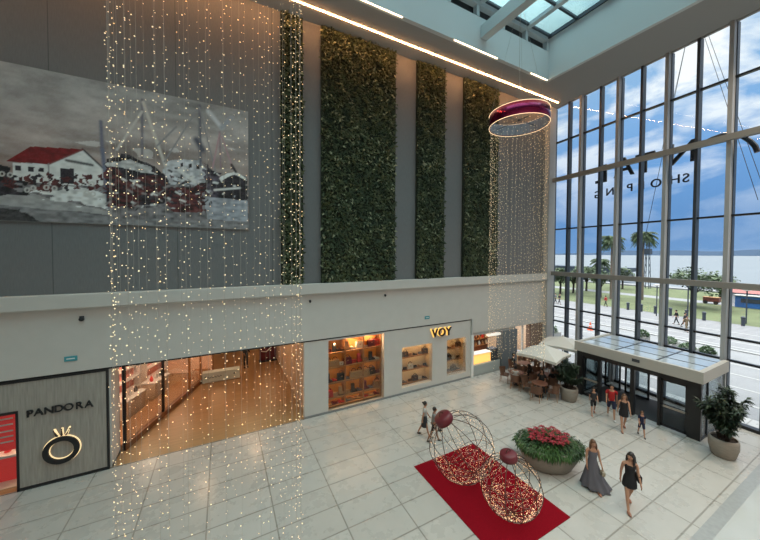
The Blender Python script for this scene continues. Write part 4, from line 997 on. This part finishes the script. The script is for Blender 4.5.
    if shoes:
        for k in 'LR':
            hp, kn, an, t = legs[k]; b = MB(); d = (t-an); c = an.lerp(t, .5)+Vector((0, .0, -.025))
            b.ball(c, .05, shoes, (.95, 2.35, .85), 12, Matrix.Identity(4)); part(b, 'shoe')
    if bag:
        m, k, hang = bag; p = arms[k][3] if hang == 'hand' else Vector((.22 if k == 'R' else -.22, -.02, 1.02)); b = MB()
        if hang == 'hand': b.bbox((p.x-.05, p.y-.09, p.z-.20), (p.x+.05, p.y+.09, p.z-.06), m, .015); b.tube([(p.x, p.y-.06, p.z-.06), (p.x, p.y, p.z+.005), (p.x, p.y+.06, p.z-.06)], .007, m, 5)
        else: b.bbox((p.x-.05, p.y-.13, p.z-.13), (p.x+.05, p.y+.13, p.z+.08), m, .02); b.tube([(p.x, p.y-.1, p.z+.08), (p.x*.75, p.y, 1.44), (p.x, p.y+.1, p.z+.08)], .009, m, 5)
        o = b.build('shoulder_bag' if hang != 'hand' else 'handbag'); w = Matrix.Translation(Vector(loc)) @ Matrix.Rotation(head, 4, 'Z') @ Matrix.Scale(h/1.72, 4); o.matrix_world = w @ Matrix.Translation((0, 0, dz))
        tag(o, pose['baglabel'], 'bag')
    return e
def heading(dx, dy): return math.atan2(-dx, dy)
HB = mat('hair_dark', (.012, .008, .006), .5); HBR = mat('hair_brown', (.10, .045, .02), .5); HG = mat('hair_grey', (.3, .3, .3), .6)
C_blk = cloth('black', (.008, .008, .010)); C_gown = cloth('slate_tulle', (.11, .105, .125)); C_red = cloth('red', (.36, .012, .012)); C_navy = cloth('navy', (.012, .014, .045)); C_wht = cloth('off_white', (.42, .40, .38)); C_dk = cloth('charcoal', (.03, .03, .035)); C_khaki = cloth('khaki', (.16, .12, .07))
S_nude = mat('nude_sandals', (.30, .13, .08), .5); S_dk = mat('dark_shoes', (.02, .02, .02), .5); S_wh = mat('white_trainers', (.5, .5, .5), .5)
WALK = dict(armL=(.35, .07, .25), armR=(-.3, .08, .2), legL=(-.30, .18), legR=(.30, .06))
WALK2 = dict(armR=(.35, .07, .25), armL=(-.3, .08, .2), legR=(-.30, .18), legL=(.30, .06))
person((11.02, 4.44, 0), 1.76, heading(-.72, -.70), 'woman in a short black dress with long dark hair walking with a shoulder bag', SK1, HB, dict(WALK, dressm=C_blk, baglabel='black shoulder bag worn by the woman in the short black dress', armL=(.2, .10, .3), armR=(-.2, .12, .25)), dress='mini', hair='long', shoes=S_nude, bag=(C_blk, 'L', 'shoulder'), turn=-.8)
person((10.85, 5.40, 0), 1.66, heading(-.62, -.78), 'woman in a long flowing slate grey gown with brown hair', SK1, HBR, dict(WALK2, dressm=C_gown, baglabel='small pale clutch bag held by the woman in the long grey gown', armL=(.1, .14, .45), armR=(.05, .12, .3)), dress='gown', hair='long', shoes=S_nude, bag=(mat('clutch_beige', (.30, .25, .18), .5), 'L', 'hand'), turn=-.1)
person((7.60, 10.32, 0), 1.50, heading(.8, -.55), 'girl with dark tied hair and white top walking left of the larger bauble', SK1, HB, WALK, top=(C_wht, .5), bottom=(C_dk, .42, 'skirt'), hair='bun', shoes=S_dk)
person((7.72, 9.82, 0), 1.46, heading(.8, -.55), 'child in a grey top and dark shorts half behind the larger bauble', SK2, HB, dict(WALK2, baglabel='black bag carried by the child beside the larger bauble'), top=(cloth('grey', (.20, .20, .20)), .5), bottom=(C_blk, .8, 'shorts'), hair='short', shoes=S_dk, bag=(C_blk, 'R', 'hand'))
person((15.70, 6.60, 0), 1.64, heading(-.8, -.6), 'woman in a short black dress between the man in red and a small child', SK1, HBR, dict(WALK, dressm=C_blk), dress='mini', hair='long', shoes=S_nude)
person((16.30, 7.35, 0), 1.66, heading(-.85, -.5), 'man in a red t-shirt and dark shorts coming out of the vestibule', SK1, HB, WALK2, top=(C_red, .6), bottom=(C_navy, .92, 'shorts'), shoes=S_wh, male=True)
person((15.95, 7.95, 0), 1.34, heading(-.8, -.6), 'boy in dark clothes walking left of the man in the red t-shirt', SK1, HB, WALK, top=(C_dk, .6), bottom=(C_blk, .9, 'shorts'), shoes=S_nude)
person((15.88, 6.02, 0), 1.10, heading(-.8, -.6), 'small child in a navy outfit holding on beside the woman in black', SK1, HBR, WALK2, top=(C_navy, .7), bottom=(C_navy, .9, 'shorts'), shoes=S_dk)
person((1.35, 22.2, 0), 1.66, heading(.3, -.9), 'person in dark clothes standing behind the pale bench in the passage', SK2, HG, dict(armL=(.3, .1, .9), armR=(.3, .1, .9)), top=(C_dk, 1.6), bottom=(C_dk, 1.85, 'trousers'), shoes=S_dk)
SIT = dict(seated=True, armL=(.5, .12, .8), armR=(.45, .12, .9), legL=(1.5, 1.5), legR=(1.45, 1.40), dz=-.36)
seatlab = [(0, 2, 'person in a white shirt seated at the leftmost cafe table', C_wht, C_dk), (0, 3, 'person in black seated with back turned at the leftmost cafe table', C_blk, C_dk), (1, 1, 'person in a dark top seated near the grey pier', C_dk, C_navy), (2, 2, 'person in black seated under the near umbrella', C_blk, C_khaki), (4, 3, 'person in charcoal seated at the front cafe table by the leafy pot', C_dk, C_dk)]
for (ti, k, lab, tc_, bc_) in seatlab:
    for (x, y, rz, i, kk) in CHAIRS:
        if i == ti and kk == k:
            person((x, y, 0), 1.66, rz+PI, lab, SK1 if k % 2 else SK2, HB, SIT, top=(tc_, .7), bottom=(bc_, 1.8, 'trousers'), hair='long' if k == 3 else 'short', shoes=S_dk)

# ------------------------------------------------------------------ outside
M_pave = mat('street_paving', (.21, .213, .218), .7, noise=(.5, .10, (1, 1, 1)))
M_road = mat('promenade_paving', (.19, .19, .195), .7, noise=(.35, .15, (1, 6, 1)))
M_grass = mat('lawn_grass', (.105, .125, .055), .9, noise=(.4, .25, (1, 1, 1)))
M_sea = mat('lake_water', (.145, .163, .175), .5, noise=(.02, .05, (1, .2, 1)))
M_hill = mat('far_hills', (.16, .23, .33), 1)
ZG = -.2
struct(MB().box((20.0, -40, ZG-.4), (38, 75, ZG), M_pave), 'ground')
struct(MB().box((38, -40, ZG-.4), (52.5, 75, ZG+.005), M_road), 'ground')
b = MB(); b.box((52.5, -40, ZG-.4), (70, 75, ZG+.02), M_grass); struct(b, 'ground_lawn')
b = MB(); b.box((70, -40, ZG-.4), (74, 75, ZG+.01), M_pave); b.box((74, -40, ZG-.4), (92, 75, ZG+.02), M_grass); struct(b, 'ground_path')
struct(MB().box((92, -40, ZG-1.2), (96, 75, ZG+.3), M_pave), 'ground_quay')
M_line = mat('pale_paving_band', (.33, .33, .32), .7)
for i, x in enumerate((24.6, 27.3, 30.2, 33.0, 39.2, 41.5, 44.0, 46.5)): struct(MB().box((x, -40, ZG), (x+.22, 75, ZG+.012), M_line), 'trim_20')
struct(MB().box((37.7, -40, ZG), (38, 75, ZG+.10), M_line), 'trim_21')
o = MB().box((96, -3500, -1.3), (6500, 5200, -1.0), M_sea).build('lake_water'); o['kind'] = 'structure'
b = MB(); rnd = random.Random(2); N = 90; vs = []
for i in range(N+1):
    a = R(-40)+R(115)*i/N; d = 4300; hh = 38+16*sin(i*.19)+9*sin(i*.53+1)+5*sin(i*1.3); 
    vs += [(d*cos(a), d*sin(a), -2), (d*cos(a), d*sin(a), hh), ((d+500)*cos(a), (d+500)*sin(a), -2)]
b.add(vs, [(i*3, i*3+3, i*3+4, i*3+1) for i in range(N)]+[(i*3+1, i*3+4, i*3+5, i*3+2) for i in range(N)], M_hill); struct(b, 'hills')

def palm(loc, h, label, seed):
    rnd = random.Random(seed); e = empty('palm_tree', loc); tag(e, label, 'palm tree', 'palms on the promenade')
    MB().tube([(0, 0, 0), (.1, .05, h*.5), (0, 0, h)], [.20, .15, .13], mat('palm_bark', (.17, .13, .10), .9), 10).build('trunk', e)
    b = MB()
    for i in range(56):
        a = rnd.random()*2*PI; el = rnd.uniform(-.5, 1.2); L = rnd.uniform(2.0, 2.8)*.72; pts = []
        for t in range(7):
            u = t/6; r = L*u*cos(el*(1-u*.4)); z = h+L*u*sin(el)-1.15*u*u; pts.append(Vector((r*cos(a), r*sin(a), z)))
        b.tube(pts, [.03]*7, M_tree, 4)
        for t in range(1, 7):
            for s in (-1, 1):
                for q in (0, .5):
                    p = pts[t-1].lerp(pts[t], q+.25); sd = Vector((-sin(a), cos(a), 0))*s; b.leaf(p, sd*.8+(pts[t]-pts[t-1]).normalized()*.6+Vector((0, 0, -.35)), .12, .75, M_tree)
    f = b.build('fronds', e); f['kind'] = 'stuff'
def tree(loc, h, w, label, seed, group='trees on the promenade', n=900):
    rnd = random.Random(seed); e = empty('leafy_tree', loc); tag(e, label, 'tree', group)
    b = MB(); b.tube([(0, 0, 0), (.1, 0, h*.35), (-.05, .1, h*.6)], [.22, .17, .10], M_soil, 8)
    for k in range(5): a = k*1.3; b.tube([(0, 0, h*.35), (w*.25*cos(a), w*.25*sin(a), h*.7)], [.1, .05], M_soil, 5)
    b.build('trunk', e); b = MB()
    blobs = [(rnd.uniform(-.33, .33)*w, rnd.uniform(-.33, .33)*w, h*rnd.uniform(.55, .85), rnd.uniform(.18, .28)*w) for _ in range(9)]
    for i in range(n):
        cx, cy, cz_, r = blobs[i % 9]; v = Vector((rnd.gauss(0, 1), rnd.gauss(0, 1), rnd.gauss(0, .7))).normalized()*r*rnd.uniform(.7, 1.05)
        l = rnd.uniform(.3, .6); b.leaf((cx+v.x, cy+v.y, cz_+v.z*.75), (rnd.uniform(-1, 1), rnd.uniform(-1, 1), rnd.uniform(-.6, .6)), l*.7, l, M_tree)
    f = b.build('crown', e); f['kind'] = 'stuff'
palm(at(646, 300, 2, ZG), 0, '', 0) if False else None
palm((65.5, 25.2, ZG), 11.4, 'tall palm tree standing behind the dark mullion, rightmost of two', 1)
palm((61.5, 28.2, ZG), 10.6, 'tall palm tree half hidden by a pale column, leftmost of two', 2)
palm((75, 36.5, ZG), 6.4, 'short far palm tree below and between the two tall palms', 5)
tree((64, 18.2, ZG), 5.8, 7.5, 'broad dark tree beside the lake, in front of the boat shed', 4, n=2200)
for i, (px, X, h, w, lab) in enumerate(((560, 60, 6.2, 6, 'leftmost tree at the window corner'), (573, 64, 5.6, 6, 'second tree from the window corner, with a shaded lawn below'), (586, 70, 6.0, 7, 'third tree from the window corner, under the pier building'), (600, 62, 5.8, 6, 'fourth tree from the window corner'), (622, 82, 5.6, 6, 'low tree just left of the tall palm'), (720, 80, 4.8, 5, 'small tree left of the red roofed shed'))):
    p = at(px, 305, 0, X); tree((p.x, p.y, ZG), h*.9, w*.72, lab, 20+i, n=1300)
def bush(loc, w, h, label, seed, potted, potm=None):
    rnd = random.Random(seed); e = empty('planter_box' if potted else 'round_shrub', loc); tag(e, label, 'planter', 'planters outside the glass')
    if potted == 'box': MB().bbox((-1.1, -.4, 0), (1.1, .4, .55), M_conc, .03).build('box', e)
    else: MB().bbox((-.42, -.42, 0), (.42, .42, .75), M_conc, .03).build('box', e)
    b = MB(); zt = .55 if potted == 'box' else .75
    for i in range(700):
        v = Vector((rnd.gauss(0, 1), rnd.gauss(0, 1), abs(rnd.gauss(0, 1)))).normalized()*rnd.uniform(.8, 1); l = rnd.uniform(.10, .18)
        b.leaf((v.x*w, v.y*w*(.45 if potted == 'box' else 1), zt+v.z*h-.04), (rnd.uniform(-1, 1), rnd.uniform(-1, 1), rnd.uniform(-.3, .9)), l*.6, l, M_leafD)
    f = b.build('shrub', e); f['kind'] = 'stuff'
bush((33.2, 12.7, ZG), .5, .55, 'potted round shrub outside, leftmost of the row', 1, 'pot')
bush((34.4, 11.3, ZG), 1.0, .5, 'long planter box with low green shrubs outside, left one', 2, 'box').__class__ if False else bush((33.5, 11.0, ZG), 1.0, .5, 'long planter box with low green shrubs outside, nearer the potted shrub', 2, 'box')
bush((32.6, 9.6, ZG), 1.0, .45, 'long planter box with low green shrubs outside, middle of the row', 3, 'box')
bush((31.8, 8.25, ZG), .45, .5, 'tall square pot with a trimmed shrub outside, rightmost of the row', 4, 'pot')
bush((27.6, 17.6, ZG), 1.0, .7, 'long planter box of dark greenery outside the window corner', 5, 'box')
# street lamps, bollards, mast, cone
def lamp(loc, h, label):
    e = empty('street_lamp', loc); tag(e, label, 'lamp', 'street lamps outside'); b = MB(); b.tube([(0, 0, 0), (0, 0, h)], .06, M_dark, 8); b.build('pole', e)
    b = MB(); b.lathe([(.05, 0), (.40, .12), (.36, .2), (0, .26)], M_roofrim, 14, c=(0, 0, h)); b.build('lantern', e)
lamp((46.1, 13.6, ZG), 4.5, 'street lamp in front of the broad dark tree'); lamp((53.7, 10.9, ZG), 3.8, 'street lamp right of the broad dark tree, beside the lawn'); lamp((47.0, 20.6, ZG), 4.6, 'street lamp left of the tall palms'); lamp((50.0, 17.7, ZG), 3.9, 'street lamp below the rightmost tall palm')
for i in range(9):
    x, y = 51.9, 9.2+1.55*i; o = MB().lathe([(.16, 0), (.16, .85), (.2, .9), (.2, 1.0), (.05, 1.1)], M_dark, 10).build('bollard', loc=(x, y, ZG)); tag(o, 'dark bollard in the row between promenade and lawn', 'bollard', 'row of dark bollards')
e = empty('lattice_mast', (88, 33, ZG)); tag(e, 'dark thin lattice mast at the water behind the lawn', 'mast')
b = MB(); H = 13
for s in ((-.5, -.5), (.5, -.5), (.5, .5), (-.5, .5)): b.tube([(s[0], s[1], 0), (s[0]*.3, s[1]*.3, H)], .07, M_dark, 5)
for k in range(8): z = H*k/8; q = .5*(1-.7*k/8); b.tube([(-q, -q, z), (q, -q, z+1.4)], .05, M_dark, 4); b.tube([(q, q, z), (-q, q, z+1.4)], .05, M_dark, 4)
b.build('lattice', e); MB().bbox((-.6, -.6, H*.62), (.6, .6, H*.72), M_dark, .05).build('cabin', e)
e = empty('pier_building', (112, 62, -1)); tag(e, 'long low pier building standing over the water at the left', 'building')
MB().box((-4, -16, 3.4), (4, 14, 4.6), M_dark).build('roof', e); b = MB(); b.box((-3.4, -15, 1.8), (3.4, 13, 3.4), mat('pier_wall', (.22, .24, .24), .7)); b.build('wall', e)
b = MB()
for k in range(12): b.tube([(-3, -14+2.4*k, 0), (-3, -14+2.4*k, 1.8)], .2, M_dark, 6)
b.build('piles', e)
ys = at(733, 300, 0, 74).y
e = empty('boat_shed', (76, ys-8, ZG)); tag(e, 'long low white shed with a red roof beside the lake at the right', 'building')
MB().box((-2.5, -8, 0), (2.5, 8, 2.05), mat('shed_white', (.50, .52, .54), .7)).build('wall', e)
b = MB(); b.add([(-3, -8.4, 1.95), (3, -8.4, 1.95), (3, 8.4, 1.95), (-3, 8.4, 1.95), (0, -8.4, 2.75), (0, 8.4, 2.75)], [(0, 3, 5, 4), (1, 4, 5, 2), (0, 4, 1), (3, 2, 5), (0, 1, 2, 3)], mat('shed_red_roof', (.30, .10, .09), .7)); fixn(b.build('roof', e))
for k in range(5): MB().box((-2.55, -7+3*k, .4), (-2.5, -5.6+3*k, 1.7), M_dark).build('window', e)
e = empty('blue_kiosk', (70.5, at(757, 300, 0, 70.5).y, ZG)); tag(e, 'bright blue kiosk at the right edge in front of the white shed', 'kiosk')
MB().bbox((-.8, -2.0, 0), (.8, 2.0, 1.75), mat('kiosk_blue', (.03, .13, .38), .5), .05).build('body', e); MB().bbox((-1.0, -2.2, 1.75), (1.0, 2.2, 1.88), M_conc, .03).build('roof', e); MB().box((-.86, -1.4, .8), (-.8, 1.4, 1.4), M_dark).build('counter_opening', e)
e = empty('vendor_cart', (70.5, 18.0, ZG)); tag(e, 'small brownish red vendor cart on the lawn right of the broad tree', 'cart')
MB().bbox((-.5, -.9, .35), (.5, .9, 1.05), mat('cart_red', (.16, .04, .03), .6), .04).build('body', e); MB().bbox((-.55, -.95, 1.05), (.55, .95, 1.13), M_oak, .02).build('counter_top', e)
for y in (-.6, .6): MB().tube([(-.55, y, .28), (-.45, y, .28)], .28, M_black, 14).build('wheel', e)
e = empty('traffic_cone', (34.4, 17.6, ZG)); tag(e, 'orange traffic cone on the paving outside', 'cone'); MB().lathe([(.28, 0), (.28, .05), (.2, .06), (.03, .85), (0, .87)], mat('cone_orange', (.75, .13, .05), .5), 16).build('cone', e); MB().lathe([(.135, .35), (.105, .52)], M_white, 16, cap=False).build('band', e)
OUT = [((42.5, 12.6), 1.7, (-.5, -.8), 'walker in a khaki coat crossing the paved street outside', C_khaki, C_khaki), ((46, 14.5), 1.7, (0, 1), 'person in black standing by the promenade kerb behind the walker', C_blk, C_dk), ((45.0, 13.5), 1.65, (.3, -1), 'person in grey beside the street lamp in front of the broad tree', C_dk, C_blk),
       ((47.5, 28.9), 1.75, (0, -1), 'person in dark clothes walking on the promenade near the window corner', C_dk, C_dk), ((48.1, 29.9), 1.65, (0, 1), 'second person near the window corner, in a grey top', cloth('grey', (.2, .2, .2)), C_dk), ((31.2, 16.9), 1.7, (0, -1), 'person with brown jacket passing right above the vestibule roof outside', mat('cloth_brown', (.14, .05, .03), .8), C_blk), ((52, 24.5), 1.7, (0, 1), 'person in red on the far promenade below the left tall palm', C_red, C_dk)]
for (xy, h, hd, lab, t, bt) in OUT:
    person((xy[0], xy[1], ZG), h, heading(*hd), lab, SK1, HB, WALK, top=(t, 1.5), bottom=(bt, 1.85, 'trousers'), shoes=S_dk, group='people outside')

# ------------------------------------------------------------------ light
def area(name, loc, rot, sx, sy, power, col, shape='RECTANGLE', spread=PI):
    l = bpy.data.lights.new(name, 'AREA'); l.shape = shape; l.size = sx
    if shape == 'RECTANGLE': l.size_y = sy
    l.energy = power; l.color = col; l.spread = spread
    o = bpy.data.objects.new(name, l); COL.objects.link(o); o.location = loc; o.rotation_euler = rot; return o
def portal(loc, rot, sx, sy):
    o = area('daylight_portal', loc, rot, sx, sy, 1, (1, 1, 1)); o.data.cycles.is_portal = True
pw = wp(TOT/2, ZH/2, .5); portal(pw, (R(90), 0, R(90)+ANG), TOT, ZH)
portal(((WX-9)/2, (WY-3)/2, 21.3), (0, 0, 0), WX+9, WY+3)
# warm shop and passage lamps
def lampset(pts, power, col, r=.08, cat='light', nm='ceiling_spotlight', lab=None):
    for i, p in enumerate(pts):
        l = bpy.data.lights.new('lamp', 'POINT'); l.energy = power; l.color = col; l.shadow_soft_size = r; o = bpy.data.objects.new('lamp', l); COL.objects.link(o); o.location = p
WARM = (1, .60, .30)
lampset([(-.8, 16.2, 3.35), (1.6, 18.2, 3.35), (1.2, 21.2, 3.35), (3.0, 24.2, 3.35), (-.5, 26, 3.35)], 52, (1, .62, .34))
lampset([gp(1.2, 3.0, 1.5), gp(4.0, 3.0, 1.5), gp(6.8, 3.0, 1.5)], 130, (1, .66, .42))
lampset([(-8.5, 15.6, 3.2), (-6.9, 15.7, 3.2)], 55, (1, .75, .55))
lampset([(5.0, YA+.42, 3.2), (6.06, YA+.42, 3.2), (7.1, YA+.42, 3.2)], 30, WARM, .03)
lampset([(9.2, YA+.34, 2.5), (10.3, YA+.34, 2.5), (12.3, YA+.34, 2.52), (13.0, YA+.34, 2.52)], 5, (1, .7, .42), .03)
lampset([(14.6, YA+.75, 2.5), (15.6, YA+.75, 2.5)], 18, (1, .62, .35), .04)
lampset([(19, YA+1.6, 3.1)], 60, (1, .86, .7), .1)
# downlights added in the unseen part of the ceiling to brighten the hall
dl = []
for i, (x, y) in enumerate([(x, -5.5) for x in (-6, 0, 6, 12)]+[(18.9, y) for y in (1.5, -3)]):
    e = empty('added_downlight', (x, y, ZH)); tag(e, 'round added downlight in the hall ceiling', 'light', 'added fill downlights')
    b = MB(); b.lathe([(.30, -.03), (.36, -.03), (.36, 0), (.30, 0)], M_white, 24, cap=False); b.build('rim', e)
    b = MB(); b.lathe([(0, -.012), (.30, -.012)], mat('fill_diffuser', (1, .9, .8), .4, emit=(1, .84, .66), estr=12), 24, cap=False); b.build('diffuser', e)
    o = area('fill_downlight', (x, y, ZH-.06), (0, 0, 0), .6, .6, 400, (1, .84, .66), 'DISK', R(125))

# world: overcast sky, blue-grey low down with bright breaks, brightest overhead
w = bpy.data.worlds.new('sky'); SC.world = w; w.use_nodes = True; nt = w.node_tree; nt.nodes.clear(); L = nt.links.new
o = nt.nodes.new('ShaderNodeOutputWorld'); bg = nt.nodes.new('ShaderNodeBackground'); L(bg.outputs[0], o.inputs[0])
tc = nt.nodes.new('ShaderNodeTexCoord'); sp = nt.nodes.new('ShaderNodeSeparateXYZ'); L(tc.outputs['Generated'], sp.inputs[0])
mp = nt.nodes.new('ShaderNodeMapping'); mp.inputs['Scale'].default_value = (1, 1, 2.6); mp.inputs['Location'].default_value = (.37, .1, .25); L(tc.outputs['Generated'], mp.inputs[0])
n = nt.nodes.new('ShaderNodeTexNoise'); n.inputs['Scale'].default_value = 4.6; n.inputs['Detail'].default_value = 6; n.inputs['Roughness'].default_value = .55; n.inputs['Distortion'].default_value = .4; L(mp.outputs[0], n.inputs['Vector'])
base = nt.nodes.new('ShaderNodeValToRGB'); base.color_ramp.elements[0].position = 0; base.color_ramp.elements[0].color = (.20, .38, .68, 1)
base.color_ramp.elements[1].position = .5; base.color_ramp.elements[1].color = (.40, .62, .85, 1)
for p, c in ((.10, (.16, .35, .68)), (.20, (.19, .41, .78)), (.32, (.27, .51, .86)), (.42, (.34, .58, .88)), (.62, (.94, .93, .90))): el = base.color_ramp.elements.new(p); el.color = (*c, 1)
L(sp.outputs['Z'], base.inputs[0])
cm = nt.nodes.new('ShaderNodeMapRange'); cm.inputs[1].default_value = .455; cm.inputs[2].default_value = .60; L(n.outputs[0], cm.inputs[0])
em = nt.nodes.new('ShaderNodeMapRange'); em.inputs[1].default_value = .09; em.inputs[2].default_value = .36; em.inputs[3].default_value = .12; em.inputs[4].default_value = 1; L(sp.outputs['Z'], em.inputs[0])
mu = nt.nodes.new('ShaderNodeMath'); mu.operation = 'MULTIPLY'; L(cm.outputs[0], mu.inputs[0]); L(em.outputs[0], mu.inputs[1])
mx = nt.nodes.new('ShaderNodeMix'); mx.data_type = 'RGBA'; L(mu.outputs[0], mx.inputs['Factor']); L(base.outputs[0], mx.inputs['A']); mx.inputs['B'].default_value = (1.18, 1.19, 1.17, 1)
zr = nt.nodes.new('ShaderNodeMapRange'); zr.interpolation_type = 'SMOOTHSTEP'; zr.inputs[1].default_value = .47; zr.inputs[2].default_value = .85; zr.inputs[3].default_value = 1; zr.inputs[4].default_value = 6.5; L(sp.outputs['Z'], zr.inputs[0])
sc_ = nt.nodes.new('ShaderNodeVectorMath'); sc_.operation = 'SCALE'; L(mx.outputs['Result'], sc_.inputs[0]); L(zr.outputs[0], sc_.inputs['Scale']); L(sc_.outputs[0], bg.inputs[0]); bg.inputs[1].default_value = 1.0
vs_ = SC.view_settings; vs_.view_transform = 'Standard'; vs_.look = 'None'; vs_.exposure = 0; vs_.gamma = 1; vs_.use_curve_mapping = False
SC.cycles.use_denoising = True; SC.cycles.max_bounces = 10; SC.cycles.diffuse_bounces = 5; SC.cycles.transparent_max_bounces = 24; SC.cycles.glossy_bounces = 4
SC.cycles.sample_clamp_indirect = 6; SC.cycles.caustics_reflective = False; SC.cycles.caustics_refractive = False
